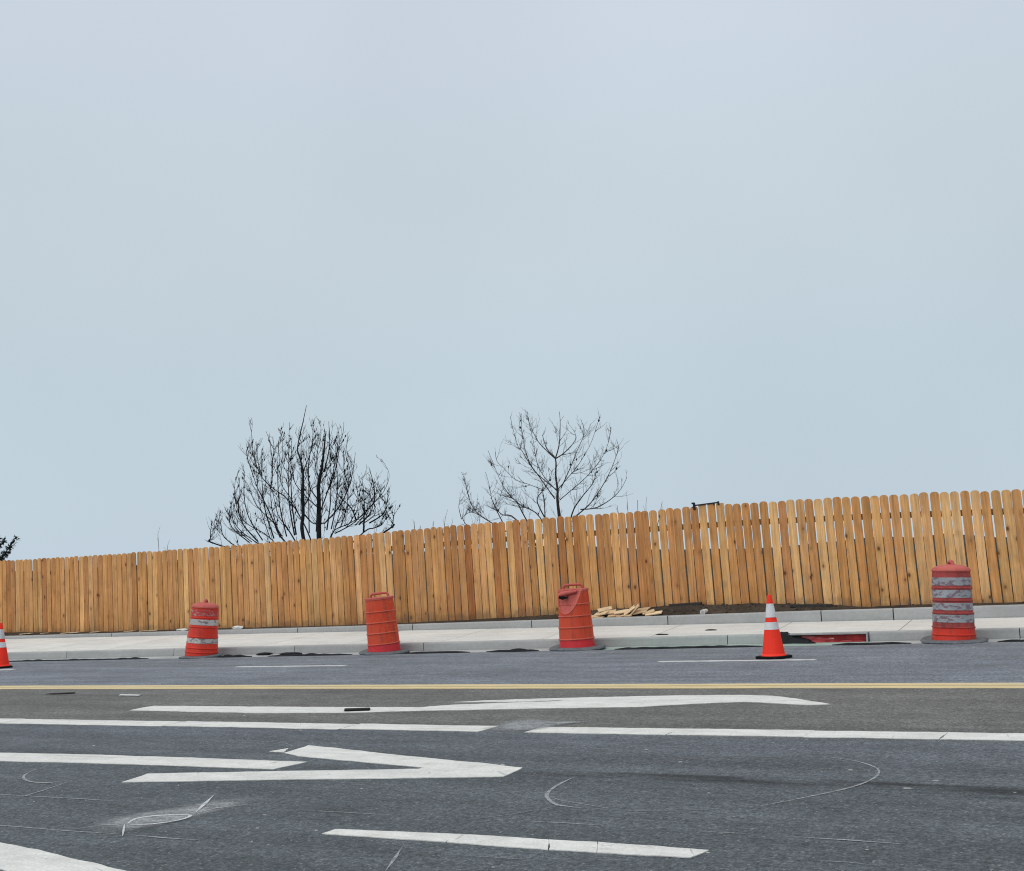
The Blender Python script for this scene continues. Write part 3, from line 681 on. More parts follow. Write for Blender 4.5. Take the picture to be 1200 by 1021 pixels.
def make_drum(loc, lean, h, rb, rt, label, ribs, body_mats, zf, bands, top, facing, band_mat=None, rib_mat=None, ring=(0.46, 0.03), ringtilt=0.0, scoop=False, dents=.006):
    root = thing('traffic_drum', label, 'traffic drum', loc, 'traffic drums along the kerb')
    base_ring(root, ring[0], ring[1], tilt=ringtilt)
    pr = drum_profile(h, rb, rt, ribs); lm = lean_matrix(lean)
    dirf = -Vector((FW.x, FW.y, 0)).normalized(); rv = Vector((RT.x, RT.y, 0)).normalized()
    scoop_dir = (dirf*0.80 - rv*0.60).normalized() if scoop else None
    def dsp(p, an, z, r):
        q = p.copy()
        if scoop:
            c_ = (Vector((p.x, p.y, 0)).normalized()).dot(scoop_dir)
            zc = h*0.60 + (1-c_)*h*0.675         # parabolic lower edge of the hollow
            if c_ > 0.4 and z > zc: q -= Vector((p.x, p.y, 0)).normalized()*min(0.095, (z-zc)*0.85)
        dent = dents*noise.noise(Vector((p.x*4+loc[0], p.y*4, p.z*3)))
        q += Vector((p.x, p.y, 0)).normalized()*dent
        return lm @ q
    lmi = lm.inverted()
    def in_scoop(f, vv):
        c = lmi @ (sum((Vector(vv[i]) for i in f), Vector())/len(f)); d = Vector((c.x, c.y, 0))
        if d.length < .05: return False
        c_ = d.normalized().dot(scoop_dir); return c_ > .4 and c.z > h*.60+(1-c_)*h*.675 - .004
    # refine profile for the scoop and dents
    fine = []
    for (za, ra), (zb, rb_) in zip(pr, pr[1:]):
        k = max(1, int((zb-za)/0.018)); fine += [(za+(zb-za)*i/k, ra+(rb_-ra)*i/k) for i in range(k)]
    fine.append(pr[-1])
    mb = MB(); mb.lathe([p for p in fine if p[0] <= zf+.0021], 56, 0, True, dsp)
    link('foot', mb.mesh('foot', body_mats[1], True), root, (0, 0, .03))
    mb = MB(); mb.lathe([p for p in fine if p[0] >= zf-.0141], 56, 0, True, dsp)
    if scoop: mb.m = [1 if in_scoop(f, mb.v) else 0 for f in mb.f]
    body = link('body', mb.mesh('body', [body_mats[0], body_mats[2]], True), root, (0, 0, .03))
    def radius(z):
        for (za, ra), (zb, rb_) in zip(pr, pr[1:]):
            if za <= z <= zb: return ra+(rb_-ra)*(z-za)/max(1e-6, zb-za)
        return rt
    if rib_mat:
        for z in ribs:
            mb = MB(); mb.lathe([(z-.0105, radius(z-.0105)+.0025), (z-.008, radius(z-.008)+.003), (z+.004, radius(z+.004)+.003), (z+.0075, radius(z+.0075)+.0025)], 56, 0, False, dsp)
            if scoop:
                keep = [f for f in mb.f if not in_scoop(f, mb.v)]; mb.f = keep; mb.m = [0]*len(keep)
            link('rib', mb.mesh('rib', rib_mat, True), body)
    for (z0, z1, *own) in bands:
        rows = [z0+(z1-z0)*i/6 for i in range(7)]
        mb = MB(); mb.lathe([(z, radius(z)+.0035) for z in rows], 56, 0, False, dsp)
        link('reflective_band', mb.mesh('reflective_band', own[0] if own else band_mat, True), root, (0, 0, .03))
    tm = body_mats[2]
    if top == 'dome':
        mb = MB(); hh = .085; mb.lathe([(h-.012, rt+.012), (h+.004, rt+.013)] + [(h+.004+hh*math.sin(R(a)), (rt+.008)*math.cos(R(a))) for a in range(8, 90, 9)], 48, 0, True, lambda p, an, z, r: lm @ p)
        tp = link('top_cap', mb.mesh('top_cap', tm, True), root, (0, 0, .03))
        mb = MB(); base = h+hh*.82; c0 = Vector((math.cos(facing), math.sin(facing), 0)); c1 = Vector((-c0.y, c0.x, 0))
        mb.tube([lm @ (c0*x+Vector((0, 0, base+z))) for x, z in ((-.085, -.03), (-.070, .025), (-.045, .048), (0, .052), (.045, .048), (.070, .025), (.085, -.03))], .028, 8)
        link('handle', mb.mesh('handle', tm, True), tp)
    else:
        mb = MB(); mb.lathe([(h-.020, rt+.010), (h+.012, rt+.010), (h+.022, rt-.004), (h+.020, rt-.05), (h+.002, rt-.07), (h, .01)], 48, 0, True, (lambda p, an, z, r: dsp(p, an, min(z, h), r) if scoop else lm @ p))
        tp = link('top_cap', mb.mesh('top_cap', tm, True), root, (0, 0, .03))
        mb = MB(); c0 = Vector((math.cos(facing), math.sin(facing), 0)); off = Vector((-c0.y, c0.x, 0))*(0.03)
        for s_ in (0.0,):
            mb.tube([lm @ (c0*x+off+Vector((0, 0, h+z))) for x, z in ((-.155, -.01), (-.150, .055), (-.130, .080), (-.06, .084), (.06, .084), (.130, .080), (.150, .055), (.155, -.01))], .022, 8)
        link('handle', mb.mesh('handle', tm, True), tp)
        if scoop:
            mb = MB(); a = rv*(-.235)+dirf*.10; b = rv*.045+dirf*.19
            mb.tube([lm @ (a+Vector((0, 0, h-.075))), lm @ (a.lerp(b, .15)+Vector((0, 0, h-.055))), lm @ (a.lerp(b, .6)+Vector((0, 0, h-.035))), lm @ (b+Vector((0, 0, h-.022)))], [.036, .042, .034, .018], 10)
            link('grip', mb.mesh('grip', tm, True), tp)
            mb = MB(); c_ = rv*(-.185)+dirf*.135+Vector((0, 0, h-.115)); mb.tube([lm @ (c_-rv*.06-Vector((0, 0, -.02))), lm @ c_, lm @ (c_+rv*.085+Vector((0, 0, .005)))], [.022, .030, .008], 8)
            link('grip_hole_shade', mb.mesh('grip_hole_shade', M['black'], True), tp)  # solid black plug, stands in for the shade in the hollow below the grip
            a_s = math.atan2(scoop_dir.y, scoop_dir.x); mb = MB()
            mb.tube([lm @ Vector(((radius(z_)+.002)*math.cos(a_s+t_), (radius(z_)+.002)*math.sin(a_s+t_), z_)) for t_ in [R(-64+4*i) for i in range(33)] for z_ in [min(h, h*.60+(1-math.cos(t_))*h*.675)]], .009, 6)
            link('scoop_rim', mb.mesh('scoop_rim', rib_mat, True), body)
    return root
face_on = YAW           # handle lies across the line of sight
end_on = YAW + math.pi/2
def spot(px, py, Y): p = at_y(px, py, Y); return (p.x, Y, -0.022)
make_drum(spot(235.5, 767, 16.55), 6.2, 0.91, 0.290, 0.240, 'leaning traffic drum with a dented dome top and two white bands and one torn', [.09, .17, .37, .55, .72], (M['drum_bright'], M['drum_bright'], M['drum_faded']), .17,
          [(.255, .345), (.585, .69), (.755, .865, M['band_torn'])], 'dome', end_on, M['band_white'], None, (0.40, 0.02), 0.4, dents=.018)
make_drum(spot(450.5, 762, 16.82), -3.4, 0.93, 0.282, 0.240, 'plain orange traffic drum with bare ribs and a flat handled top', [.16, .345, .525, .71], (M['drum_b'], M['drum_foot'], M['drum_faded']), .16,
          [], 'flat', face_on, None, M['drum_rib'], (0.44, 0.05), -1.2)
make_drum(spot(676.5, 757, 17.08), -1.0, 0.93, 0.283, 0.240, 'orange traffic drum with a hollow scooped below its side grip', [.16, .345, .525, .71], (M['drum_b'], M['drum_foot'], M['drum_faded']), .16,
          [], 'flat', face_on, None, M['drum_rib'], (0.46, 0.04), -0.9, True)
make_drum(spot(1118, 749, 17.30), 2.8, 0.98, 0.285, 0.250, 'traffic drum with four grimy grey bands under a pink dome top', [.10, .20, .395, .57, .74], (M['drum_grimy'], M['drum_bright'], M['drum_faded']), .20,
          [(.268, .375), (.435, .535), (.605, .715), (.775, .885)], 'dome', end_on, M['band_grey'], None, (0.45, 0.04), -1.0, dents=.012)

# ------------------------------------------------------------------ cones
def make_cone(loc, label, rotz):
    root = thing('traffic_cone', label, 'traffic cone', loc, 'traffic cones on the kerb lane'); H_ = 0.82
    def rad(z): return 0.148 + (0.026-0.148)*(z-0.04)/(H_-0.04)
    mb = MB(); s_ = .185; vv = []
    ring = [(-s_+.04, -s_), (s_-.04, -s_), (s_, -s_+.04), (s_, s_-.04), (s_-.04, s_), (-s_+.04, s_), (-s_, s_-.04), (-s_, -s_+.04)]
    mb.add([(x, y, 0) for x, y in ring]+[(x, y, .030) for x, y in ring]+[(x*.9, y*.9, .036) for x, y in ring],
           [tuple(range(7, -1, -1)), tuple(range(16, 24))]+[(a*8+i, a*8+(i+1) % 8, (a+1)*8+(i+1) % 8, (a+1)*8+i) for a in (0, 1) for i in range(8)])
    link('base', mb.mesh('base', M['black']), root, None, (0, 0, rotz))
    pr = [(.036, .165), (.048, .160), (.06, rad(.06))] + [(z, rad(z)) for z in (.15, .25, .37)] + [(.372, rad(.372)-.003), (.715, rad(.715)-.003), (.718, rad(.718)+.001), (.775, rad(.775)), (.790, .030), (H_-.004, .024), (H_, .018)]
    mb = MB(); mb.lathe(pr, 32, 0, True); link('body', mb.mesh('body', M['cone'], True), root)
    for z0, z1 in ((.372, .468), (.528, .705)):
        mb = MB(); mb.lathe([(z0, rad(z0)+.0015), (z1, rad(z1)+.0015)], 32, 0, False); link('reflective_collar', mb.mesh('reflective_collar', M['collar'], True), root)
    return root
p = at_z(907, 771.5); make_cone((p.x, p.y, .001), 'bright orange cone standing by the broken line before the drain inlet', YAW+R(42))
p = at_z(1, 783); make_cone((p.x, p.y, .001), 'bright orange cone on the broken line far from the drain inlet', YAW+R(30))

# ------------------------------------------------------------------ black edging plastic in the gutter, litter, offcuts
def edging(x0, x1, label, wd=0.07, ht=0.03, seed=0, lift=0.0):
    mb = MB(); seg = strip_xs(x0, x1, 0.06); vv = []; n_ = len(seg)
    for i, x in enumerate(seg):
        y = y_gut(x) + .015 + .03*noise.noise(Vector((x*1.3, seed, 0))); e_ = min(1, .2+i/5, .2+(n_-1-i)/5)
        w_ = wd*e_*(.55+.9*abs(noise.noise(Vector((x*2.1, seed, 3))))); h_ = ht*1.5*e_*(.6+1.1*abs(noise.noise(Vector((x*3.3, seed, 7)))))
        zb = -.030
        vv += [(x, y-w_-.02, .003+.004*e_), (x, y-w_*.4, .006+h_), (x, y+w_*.5, .004+h_*.8), (x, y+w_, zb+.004)]
    mb.add(vv, [(4*i+q, 4*i+4+q, 4*i+5+q, 4*i+1+q) for i in range(n_-1) for q in range(3)])
    o = link('edging_strip', mb.mesh('edging_strip', M['film'])); return tag(o, label, 'plastic strip', 'black plastic strips along the asphalt edge')
edging(-23.5, -16.2, 'thin black plastic strip along the gutter beside the leaning banded drum', .04, .016, 1)
edging(-14.62, -13.85, 'short black plastic strip ending at the tyre ring of the leaning banded drum', .07, .03, 2)
edging(-13.5, -11.75, 'black plastic strip running up to the plain ribbed drum', .06, .022, 3)
edging(-10.72, -9.5, 'black plastic strip leaving the plain ribbed drum towards the scooped drum', .07, .026, 8)
edging(-9.2, -8.28, 'thick black plastic strip touching the tyre ring of the scooped drum', .09, .03, 4)
edging(-7.0, -4.7, 'black plastic strip ending at the drain inlet', .07, .022, 5)
edging(-3.7, -2.62, 'black plastic strip between the drain inlet and the grey banded drum', .08, .024, 6)
edging(-1.5, 4.5, 'black plastic strip beyond the grey banded drum', .06, .02, 7)
def lump(name, p, size, mat, label, cat, seed=0, flat=0.5, group=None, rz=0.0):
    bm = bmesh.new(); bmesh.ops.create_icosphere(bm, subdivisions=2, radius=1.0)
    for v in bm.verts:
        d = 1+.45*noise.noise(v.co*1.6+Vector((seed*3.1, 0, 0))); v.co = Vector((v.co.x*size[0]*d, v.co.y*size[1]*d, max(-.55, v.co.z)*size[2]*d))
    lo = min(v.co.z for v in bm.verts)
    for v in bm.verts: v.co.z -= lo
    me = bpy.data.meshes.new(name); bm.to_mesh(me); bm.free(); me.materials.append(mat)
    o = link(name, me, None, p, (0, 0, rz)); return tag(o, label, cat, group)
def gut_z(x, y): return -.028 + .02*(y-y_gut(x)+.05)/.70
for i, (px1, px2) in enumerate(((298, 322), (325, 356))):
    a = at_y((px1+px2)/2, 764, y_kerb(-14.2)-.16); wdt = (px2-px1)/62/2
    lump('film_scrap', (a.x, a.y, gut_z(a.x, a.y)), (wdt, .05, .030), M['film'], ('low crumpled scrap of black film below the kerb face', 'wider crumpled scrap of black film below the kerb face')[i], 'plastic scrap', 20+i, rz=0.03)
# bits on the sidewalk
for i, (x, y, s_, mt, lab) in enumerate(((776, 742, .12, 'dark_bit', 'small dark scrap lying on the pale sidewalk near the kerb'), (833, 738.5, .11, 'dark_bit', 'thin brownish scrap lying mid sidewalk near the white pipe end'))):
    a = at_z(x, y, .17); a.z = walk_z(a.y, a.x); lump('scrap', a, (s_, .035, .012), M[mt], lab, 'scrap', 30+i)
# road litter
def flat_bit(name, px, mat, label, cat, th=.018, seed=0):
    o = flat_poly(name, [at_z(x, y).to_2d() for x, y in px], mat, z=th, depth=th-.0065, jit=.006, step=.04, parent=None, seed=seed)
    return tag(o, label, cat)
flat_bit('rubber_strip', [(404,834.6),(404,832.6),(433,831.6),(433,833.6)], M['black'], 'black rubber strip lying across the turn lane arrow', 'rubber strip', .02, 3)
flat_bit('splinter', [(53,814.6),(60,813.8),(88,812.3),(88,813.0)], M['dark_bit'], 'long dark splinter lying beside the yellow line', 'splinter', .016, 4)
flat_bit('paper_scrap', [(139,815.8),(142,814.6),(165,815.2),(163,816.3)], M['thin_white'], 'flat whitish paper scrap beside the yellow line', 'paper', .012, 5)
# pale chips of stone and paint scattered on the asphalt
chips = MB(); rr = random.Random(17)
for i in range(90):
    if i < 62: x, y = rr.uniform(-8.5, .2), rr.uniform(4.6, 8.6)
    else: x, y = rr.uniform(-16, 0), rr.uniform(9.2, 16.6)
    s_ = rr.choice((.004, .005, .006, .008, .012)) * (1 if y < 9 else 1.4); h_ = s_*rr.uniform(.3, .6); a = rr.uniform(0, 6.28); e_ = rr.uniform(1, 2.2)
    ring = [(x+s_*e_*math.cos(a+k*1.2566)*rr.uniform(.6, 1.2), y+s_*math.sin(a+k*1.2566)*rr.uniform(.6, 1.2)) for k in range(5)]
    chips.add([(p[0], p[1], .001) for p in ring]+[(x+(p[0]-x)*.7, y+(p[1]-y)*.7, .001+h_) for p in ring], [(5, 6, 7, 8, 9)]+[(k, (k+1) % 5, 5+(k+1) % 5, 5+k) for k in range(5)])
o = link('stone_chips', chips.mesh('stone_chips', mat_simple('pale_stone', (0.33, 0.335, 0.33), .9, .3, 6))); o['kind'] = 'stuff'; o['label'] = 'pale stone chips scattered over the asphalt'; o['category'] = 'grit'
# offcut pickets heaped on the soil beside the scooped drum
def offcut(x, y, Ln, wd, yaw, pitch, label='short pale offcut of fence board in the heap on the soil', roll=0.0, dz=0.0, group='board offcuts in the heap'):
    mb = MB(); mb.box((-Ln/2, -wd/2, 0), (Ln/2, wd/2, .018)); 
    me = mb.mesh('board_offcut', M['offcut'], bevel=.002)
    z = soil_z(x, y) + abs(math.sin(pitch))*Ln/2 + dz
    o = link('board_offcut', me, None, (x, y, z), (roll, -pitch, yaw)); return tag(o, label, 'wood offcut', group)
for (px1, Yo, Ln, wd, yw_, pt, rl, dz) in [(696,19.56,.22,.13,.2,.05,.35,.02),(704,19.60,.30,.14,-.3,.12,.5,.06),(709,19.70,.26,.13,.5,.15,.45,.10),(701,19.52,.20,.11,-.1,.05,.3,.015),(713,19.62,.28,.13,.1,.1,.55,.05),(719,19.54,.22,.12,.2,.06,.3,.02),
        (728,19.62,.28,.13,.5,.12,.4,.05),(732,19.53,.30,.13,-.15,.04,.3,.02),(738,19.57,.24,.12,.25,.60,.5,.02),(744,19.56,.24,.12,.15,.80,.45,.02),(750,19.60,.26,.13,.25,.15,.5,.06),(754,19.68,.26,.12,-.2,.10,.4,.08),(760,19.60,.22,.12,.3,.2,.4,.03),(766,19.56,.30,.14,.15,.10,.35,.02)]:
    q = at_y(px1, 716, Yo); offcut(q.x, Yo, Ln, wd, yw_, pt, roll=rl*.8, dz=dz*.45, **({'label': 'board offcut standing steeply up out of the heap on the soil', 'group': 'offcuts standing up in the heap'} if pt > .5 else {}))
for (px1, py1, Ln, wd, yw_) in [(31,743,.34,.10,.1),(52,742,.22,.10,-.2),(78,741,.30,.10,.05),(88,740.5,.26,.10,.1),(112,740,.24,.10,.3),(152,738.5,.26,.10,.15),(170,737.5,.30,.10,-.1),(180,737.5,.2,.1,.3)]:
    q = at_y(px1, py1, 19.56); offcut(q.x, 19.56, Ln, wd, yw_, .04, 'thin offcut of fence board scattered along the foot of the fence', dz=.012, group='board offcuts scattered along the fence')
for i, px1 in enumerate((213, 278)):
    q = at_y(px1, 736, 19.5); lump('plaster_chunk', (q.x, 19.52, soil_z(q.x, 19.52)-.004), (.16-.02*i, .07, .030+.018*i), M['white_bit'], ('flat whitish chunk on the soil behind the leaning drum', 'larger whitish chunk on the soil beyond the leaning drum')[i], 'chunk', 50+i)
# white pipe end lying on the soil
q = at_y(824, 711.5, 19.55); pz = soil_z(q.x, 19.55)
pe = thing('pipe_end', 'short white plastic pipe end lying on the dark soil', 'pipe', (q.x, 19.55, pz+.042))
mb = MB(); mb.tube([(0, -.06, 0), (0, .14, .004)], .046, 18); link('pipe', mb.mesh('pipe', M['white_bit'], True), pe)
mb = MB(); mb.tube([(0, -.0625, 0), (0, -.058, 0)], .030, 16); link('bore', mb.mesh('bore', mat_simple('pipe_inside', (.42, .42, .40), .8, .1)), pe)
# dark soaked plank half buried by the fence
for i, (x1, x2, y1, zz) in enumerate(((-7.15, -6.55, 19.88, .05), (-4.95, -4.25, 19.80, .03))):
    mb = MB(); mb.box((-(x2-x1)/2, -.045, 0), ((x2-x1)/2, .045, .05)); xm = (x1+x2)/2
    o = link('dark_plank', mb.mesh('dark_plank', M['dark_bit'], bevel=.006), None, (xm, y1, soil_z(xm, y1)-.012), (0, -.03+.05*i, .04)); tag(o, ('short dark plank half buried behind the board heap', 'dark plank half buried where the soil bank tapers off')[i], 'plank')
# clods on the soil bank
clods = MB(); rr = random.Random(3)
for i in range(420):
    x = rr.uniform(-10.6, -3.9) if i < 330 else rr.uniform(-26, 2); y = rr.uniform(19.46, 19.97); s_ = rr.choice((.012, .018, .025, .035)); z = soil_z(x, y)
    vv = [(x+s_*rr.uniform(.6, 1.3)*dx, y+s_*rr.uniform(.6, 1.3)*dy, z+s_*rr.uniform(.5, .9)*dz) for dx, dy, dz in ((1,0,0),(-1,0,0),(0,1,0),(0,-1,0),(0,0,1),(0,0,-.6))]
    clods.add(vv, [(0,2,4),(2,1,4),(1,3,4),(3,0,4),(2,0,5),(1,2,5),(3,1,5),(0,3,5)])
o = link('soil_clods', clods.mesh('soil_clods', M['ground'])); o['kind'] = 'stuff'; o['label'] = 'dark crumbs and clods of soil along the fence foot'; o['category'] = 'soil'

# ------------------------------------------------------------------ bare trees behind the fence
def bare_tree(name, label, Yt, zoom, trunks, limbs, rnd, r_tr, r_limb, n_tw, tw_len, mat, outline, buds=0, tw_r=.010, curl=.10):
    """trunks and limbs are outlines read in picture coordinates; every limb swings to its own depth"""
    zx, zy, zs = zoom
    def P3(x, y, dy): return at_y(zx+x/zs, zy+y/zs, Yt+dy)
    base_p = P3(*trunks[0][0], 0); gz = 0.30
    root = thing(name, label, 'tree', (base_p.x, Yt, gz), 'bare trees behind the fence'); inv = Matrix.Translation(-root.location)
    tr, lb, tw = MB(), MB(), MB(); paths = []
    for i, t in enumerate(trunks):
        pts = [P3(x, y, (i*.25)*(k/len(t))) for k, (x, y) in enumerate(t)]; g0 = pts[0].copy(); g0.z = gz-.05; g0.x = base_p.x+.12*i
        path = smooth_path([g0]+pts, 4); n_ = len(path); tr.tube(path, [max(.007, r_tr*(1-.25*i)*(1-.92*(k/n_)**.8)) for k in range(n_)], 8); paths.append((path, .4))
    fk = base_p.copy()
    for i, t in enumerate(limbs):
        amp = rnd.uniform(-1.5, 1.5); nn_ = len(t); d0 = 0.0; sub = False
        p0 = P3(*t[0], 0); best = None
        for pth, _w in paths:                              # join the stem that this limb leaves
            for c_ in pth:
                e_ = at_y(zx+t[0][0]/zs, zy+t[0][1]/zs, c_.y); dd_ = (e_-c_).length
                if best is None or dd_ < best[0]: best = (dd_, c_.y-Yt)
        if best and best[0] < .22: d0 = best[1]; sub = True
        pts = [P3(x, y, d0 + amp*(k if sub else k+.4)/nn_) for k, (x, y) in enumerate(t)]
        if not sub and t[0][1] > 600 and pts[0].z < 3.4 and (pts[0]-paths[0][0][min(len(paths[0][0])-1, 6)]).length > .35:
            s0 = Vector((base_p.x + .25*(pts[0].x-base_p.x), Yt+.1*amp, gz+.9+.5*rnd.random())); pts = [s0]+pts
        path = smooth_path(pts, 4); n_ = len(path); rl = r_limb*rnd.uniform(.62, 1.2)*(.68 if sub else 1)
        lb.tube(path, [max(.0055, rl*(1-.86*(k/n_))) for k in range(n_)], 6); paths.append((path, 1.0))
    hull = [(zx+x/zs, zy+y/zs) for x, y in outline]
    def inside(p):
        d = p-EYE; dz_ = d.dot(FW); X = CX+FPX*d.dot(RT)/dz_; Y_ = CY-FPX*d.dot(UP)/dz_; c = False
        for (x0, y0), (x1, y1) in zip(hull, hull[1:]+hull[:1]):
            if (y0 > Y_) != (y1 > Y_) and X < (x1-x0)*(Y_-y0)/(y1-y0)+x0: c = not c
        return c
    def grow(p, q, ln, r0, curl, ns=5):
        pp = [p.copy()]; cur = p.copy()
        for s_ in range(ns):
            q = (q+Vector((rnd.gauss(0, .07), rnd.gauss(0, .07), curl+rnd.gauss(0, .04)))).normalized(); cur = cur+q*ln/ns; pp.append(cur.copy())
        return pp, q
    def side_dir(d, spread):
        sd_ = Vector((rnd.gauss(0, 1), rnd.gauss(0, 1), rnd.gauss(0, .5))); sd_ = (sd_-d*sd_.dot(d)).normalized()
        return (d*math.cos(spread)+sd_*math.sin(spread)).normalized()
    for path, wgt in paths:
        Ln = sum((b-a).length for a, b in zip(path, path[1:]))
        for _ in range(int(n_tw*Ln*wgt)):
            u_ = rnd.uniform(.12, .97); k = min(len(path)-2, int(len(path)*u_)); p = path[k].lerp(path[k+1], rnd.random())
            if p.z < 1.75: continue
            d = (path[k+1]-path[k]).normalized()
            ln = tw_len*rnd.uniform(.30, 1.2)*(1-.45*u_); pp, q = grow(p, side_dir(d, rnd.uniform(.5, .95)), ln, 0, curl)
            if not inside(pp[-1]) and rnd.random() < .82: continue
            r0 = rnd.uniform(.6, 1.0)*tw_r; tw.tube(pp, [r0*(1-.13*i) for i in range(len(pp))], 4, cap=False)
            for _b in range(rnd.randint(2, 5)):
                j = rnd.randint(1, len(pp)-1); dj = (pp[j]-pp[j-1]).normalized(); p2, _q = grow(pp[j], side_dir(dj, rnd.uniform(.35, .8)), ln*rnd.uniform(.22, .55), 0, curl, 3)
                if not inside(p2[-1]) and rnd.random() < .6: continue
                tw.tube(p2, [tw_r*.5, tw_r*.45, tw_r*.4, tw_r*.3], 3, cap=False)
                if rnd.random() < buds:
                    c_ = pp[j]; s_ = rnd.uniform(.014, .030)
                    tw.add([c_+Vector((dx*s_, dy*s_, dz*s_*1.5)) for dx, dy, dz in ((1,0,0),(-1,0,0),(0,1,0),(0,-1,0),(0,0,1),(0,0,-1))], [(0,2,4),(2,1,4),(1,3,4),(3,0,4),(2,0,5),(1,2,5),(3,1,5),(0,3,5)])
    for nm, mb in (('trunk', tr), ('limbs', lb), ('crown', tw)):
        o = link(nm, mb.mesh(nm, mat, True), root); o.matrix_parent_inverse = inv
    return root
T1 = [[(690,760),(690,580),(688,470),(705,380),(718,280),(725,200),(722,160)], [(602,770),(602,640),(600,500),(600,400),(583,320),(570,260),(600,120),(620,25)]]
L1 = [[(690,640),(735,520),(770,400),(790,290),(825,180),(830,120)], [(640,770),(560,610),(500,540),(430,490),(370,430),(335,350),(320,300),(308,220),(315,130),(310,95)],
      [(480,770),(440,690),(400,600),(350,500),(330,450),(285,310),(288,260)], [(420,775),(300,700),(250,650),(215,540),(222,430)], [(330,790),(240,720),(200,650),(195,580)], [(195,800),(140,700),(127,600)], [(110,805),(80,770),(85,700)],
      [(760,750),(860,690),(940,640),(1010,560),(1060,500),(1085,410),(1040,325)], [(780,745),(880,690),(970,600),(1030,540),(1045,490)], [(940,740),(1000,715),(1050,690),(1085,600)], [(900,670),(870,600),(800,530),(790,470)],
      [(720,690),(800,600),(860,480),(885,370),(895,290)], [(540,760),(500,700),(460,640),(440,560),(430,500)], [(600,690),(540,560),(480,470),(480,380),(485,240),(470,155)], [(940,740),(945,600),(940,500),(930,430)],
      [(1000,570),(1000,480),(970,370)], [(1085,720),(1105,690),(1108,640)], [(600,600),(640,520),(628,400),(640,300),(655,210),(655,100)], [(690,560),(650,500),(700,460),(760,350)], [(685,600),(640,560),(560,470),(540,380),(520,300),(525,120)],
      [(690,430),(672,380),(680,290),(700,210),(700,110)], [(730,520),(760,460),(800,300),(770,230)], [(420,490),(430,380),(415,240),(392,170)], [(600,400),(640,300),(660,215)], [(370,430),(345,330),(345,245)], [(760,760),(820,640),(870,600),(940,560)],
      [(610,640),(660,690),(720,690)], [(480,760),(430,680),(340,590),(290,470),(255,430)], [(720,400),(750,250),(745,115)], [(860,480),(830,380),(850,230)]]
rt1 = random.Random(77)
ENV1 = [(130, 640), (200, 540), (290, 330), (320, 190), (420, 220), (520, 190), (600, 130), (720, 160), (820, 180), (890, 330), (960, 430), (1060, 420), (1100, 600)]
for i in range(24):
    x0 = 215 + 870*(i+rt1.uniform(.1, .9))/24; k = (x0-650)/430; xe = 650 + 470*k*rt1.uniform(.92, 1.08); ye = lerp_list(ENV1, xe) + rt1.uniform(10, 130); ys_ = 800-.14*(x0-215)
    if ye > ys_-90: continue
    bow = 40*k*rt1.uniform(.6, 1.3)
    L1.append([(650+(x0-650)*.86, ys_), (x0+bow*.9, ys_+(ye-ys_)*.33), (xe*.45+x0*.55+bow, ys_+(ye-ys_)*.66), (xe, ye)])
bare_tree('bare_tree', 'dense multi-stemmed bare tree with blackish branches rising behind the fence', 27.0, (230, 470, 4.8), T1, L1, random.Random(21), .088, .029, 6.6, .62, M['bark_dark'],
          [(60,1000),(70,690),(130,590),(190,560),(215,420),(275,310),(290,120),(310,90),(330,230),(390,160),(470,145),(525,105),(575,80),(610,15),(640,90),(700,95),(745,105),(830,110),(860,220),(905,290),(915,420),(1030,320),(1095,400),(1110,560),(1125,700),(1125,1000)], .25, .0098, .17)
T2 = [[(655,700),(650,650),(640,560),(640,500),(630,420),(628,325),(580,270),(555,190)]]
L2 = [[(628,325),(600,300),(540,240),(510,190),(480,120),(470,60)], [(628,325),(680,290),(740,220),(735,170)], [(628,325),(650,240),(655,120),(650,60)], [(635,500),(560,440),(500,380),(440,280),(420,260),(390,160),(375,90)],
      [(625,550),(540,430),(480,340),(445,210),(435,70)], [(640,510),(560,420),(520,330),(505,230),(480,130)], [(640,500),(700,430),(750,370),(800,290),(835,220),(880,80)], [(660,490),(710,380),(750,280),(790,180),(770,100)],
      [(655,555),(720,500),(800,430),(860,360),(900,300),(930,220),(940,150)], [(720,640),(770,550),(840,460),(860,380)], [(740,650),(830,570),(920,430),(970,310),(985,250)], [(770,610),(860,600),(950,545),(1000,490),(1030,430)],
      [(560,500),(480,470),(400,440),(340,380),(300,340),(290,290)], [(545,660),(440,590),(380,540),(330,470),(290,380),(250,280)], [(260,680),(180,620),(140,540),(120,450),(100,400)], [(330,680),(290,600),(270,550),(255,470),(235,400)],
      [(410,670),(330,640),(290,600)], [(570,660),(530,580),(530,540),(570,490),(600,430),(610,390)], [(120,690),(180,610)], [(100,665),(85,600),(90,560)], [(460,660),(410,570),(370,540)], [(570,660),(565,560),(550,500)]]
bare_tree('bare_tree', 'open bare tree with one slim trunk and thin fanned twigs behind the fence', 26.5, (520, 470, 4.8), T2, L2, random.Random(5), .058, .023, 9.5, .58, M['bark'],
          [(70,1000),(70,600),(95,400),(130,370),(165,560),(235,420),(240,270),(320,330),(330,180),(370,85),(430,35),(500,80),(580,90),(650,50),(740,120),(780,95),(885,65),(945,140),(995,250),(1040,400),(1010,520),(960,620),(960,1000)], .04, .0068)

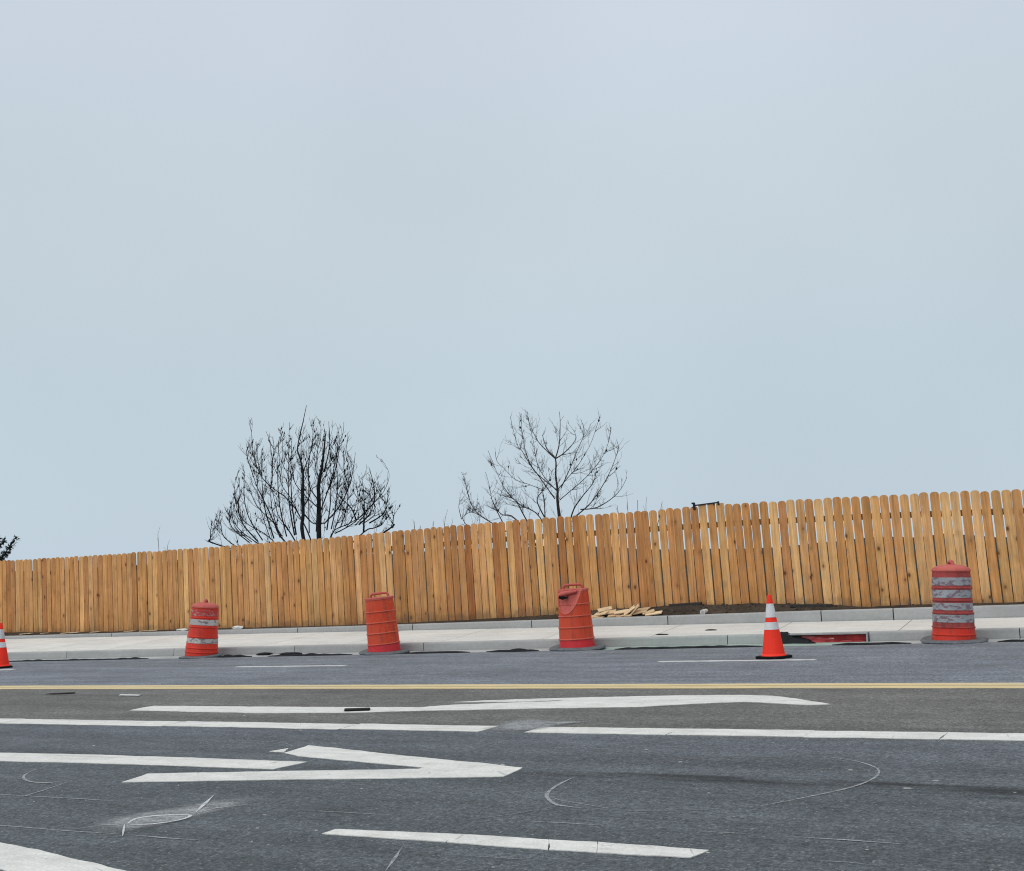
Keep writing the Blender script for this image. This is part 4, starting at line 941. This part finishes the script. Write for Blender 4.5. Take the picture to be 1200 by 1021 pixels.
# thin dead stems poking above the fence
def shrub(label, stems, Yt, seed):
    rnd = random.Random(seed); p0 = at_y(stems[0][0], stems[0][1], Yt)
    root = thing('bare_shrub', label, 'shrub', (p0.x, Yt, .30), 'dry shrubs behind the fence'); mb = MB()
    for i, (x, y) in enumerate(stems):
        t = at_y(x, y, Yt+rnd.uniform(-.2, .2)); b = Vector((p0.x+(t.x-p0.x)*.35, Yt, .29)); m1 = b.lerp(t, .5)+Vector((rnd.uniform(-.06, .06), 0, 0))
        path = smooth_path([b, m1, t], 4); mb.tube(path, [.012*(1-.7*k/len(path)) for k in range(len(path))], 5)
        for k in range(5, len(path)):
            if rnd.random() < .7:
                q = Vector((rnd.uniform(-1, 1), rnd.uniform(-1, 1), rnd.uniform(.6, 1.4))).normalized()*rnd.uniform(.08, .25); mb.tube([path[k], path[k]+q], [.004, .0025], 3, cap=False)
    o = link('stems', mb.mesh('stems', M['bark'])); o.parent = root; o.matrix_parent_inverse = Matrix.Translation(-root.location)
shrub('two lone dry stems poking above the fence beside the dense bare tree', [(185,626),(197,637)], 22.5, 1)
shrub('low dry twigs just over the fence between the two bare trees', [(485,612),(493,616),(508,611),(522,606),(530,612)], 23.0, 2)
shrub('pale dry twigs showing over the fence beside the slim bare tree', [(735,588),(747,586),(723,592),(757,591),(776,588)], 23.2, 3)
# evergreen whose tip shows past the end of the view
def evergreen(label, Yt):
    rnd = random.Random(9); tip = at_y(-34, 612, Yt); root = thing('evergreen_tree', label, 'tree', (tip.x, Yt, .30)); inv = Matrix.Translation(-root.location)
    tr = MB(); tr.tube([(tip.x, Yt, .25), (tip.x+.03, Yt, 2.0), (tip.x, Yt, tip.z)], [.11, .07, .015], 8); lv = MB(); br = MB()
    ends = [at_y(18, 632, Yt), at_y(4, 634, Yt), at_y(12, 641, Yt+.3), at_y(9, 649, Yt-.4), at_y(-2, 632, Yt+.2)]
    for i in range(60):
        z = rnd.uniform(1.5, tip.z-.1); a = rnd.uniform(0, 2*math.pi); ln = (tip.z+1.0-z)*.36*rnd.uniform(.7, 1.1); ends.append(Vector((tip.x+ln*math.cos(a)*.8, Yt+ln*math.sin(a), z+.45*ln)))
    for e_ in ends:
        b = Vector((tip.x, Yt, max(1.1, e_.z-.75*math.hypot(e_.x-tip.x, e_.y-Yt)))); m1 = b.lerp(e_, .55)-Vector((0, 0, .10)); path = smooth_path([b, m1, e_], 5)
        br.tube(path, [.018*(1-.75*k/len(path)) for k in range(len(path))], 5)
        for k in range(3, len(path)):
            for _ in range(30):
                d = Vector((rnd.gauss(0, 1), rnd.gauss(0, 1), rnd.gauss(.35, .8))).normalized(); s_ = rnd.uniform(.05, .13); c_ = path[k]+d*rnd.uniform(0, .09); sd_ = d.cross(Vector((rnd.random(), rnd.random(), rnd.random()))).normalized()*s_*.32
                lv.add([c_-sd_, c_+sd_, c_+d*s_], [(0, 1, 2)])
    for nm, mb, mt in (('trunk', tr, 'bark_dark'), ('branches', br, 'bark_dark'), ('crown', lv, 'needles')):
        o = link(nm, mb.mesh(nm, M[mt]), root); o.matrix_parent_inverse = inv
evergreen('dark evergreen tree whose spiky tip shows above the fence end', 26.0)
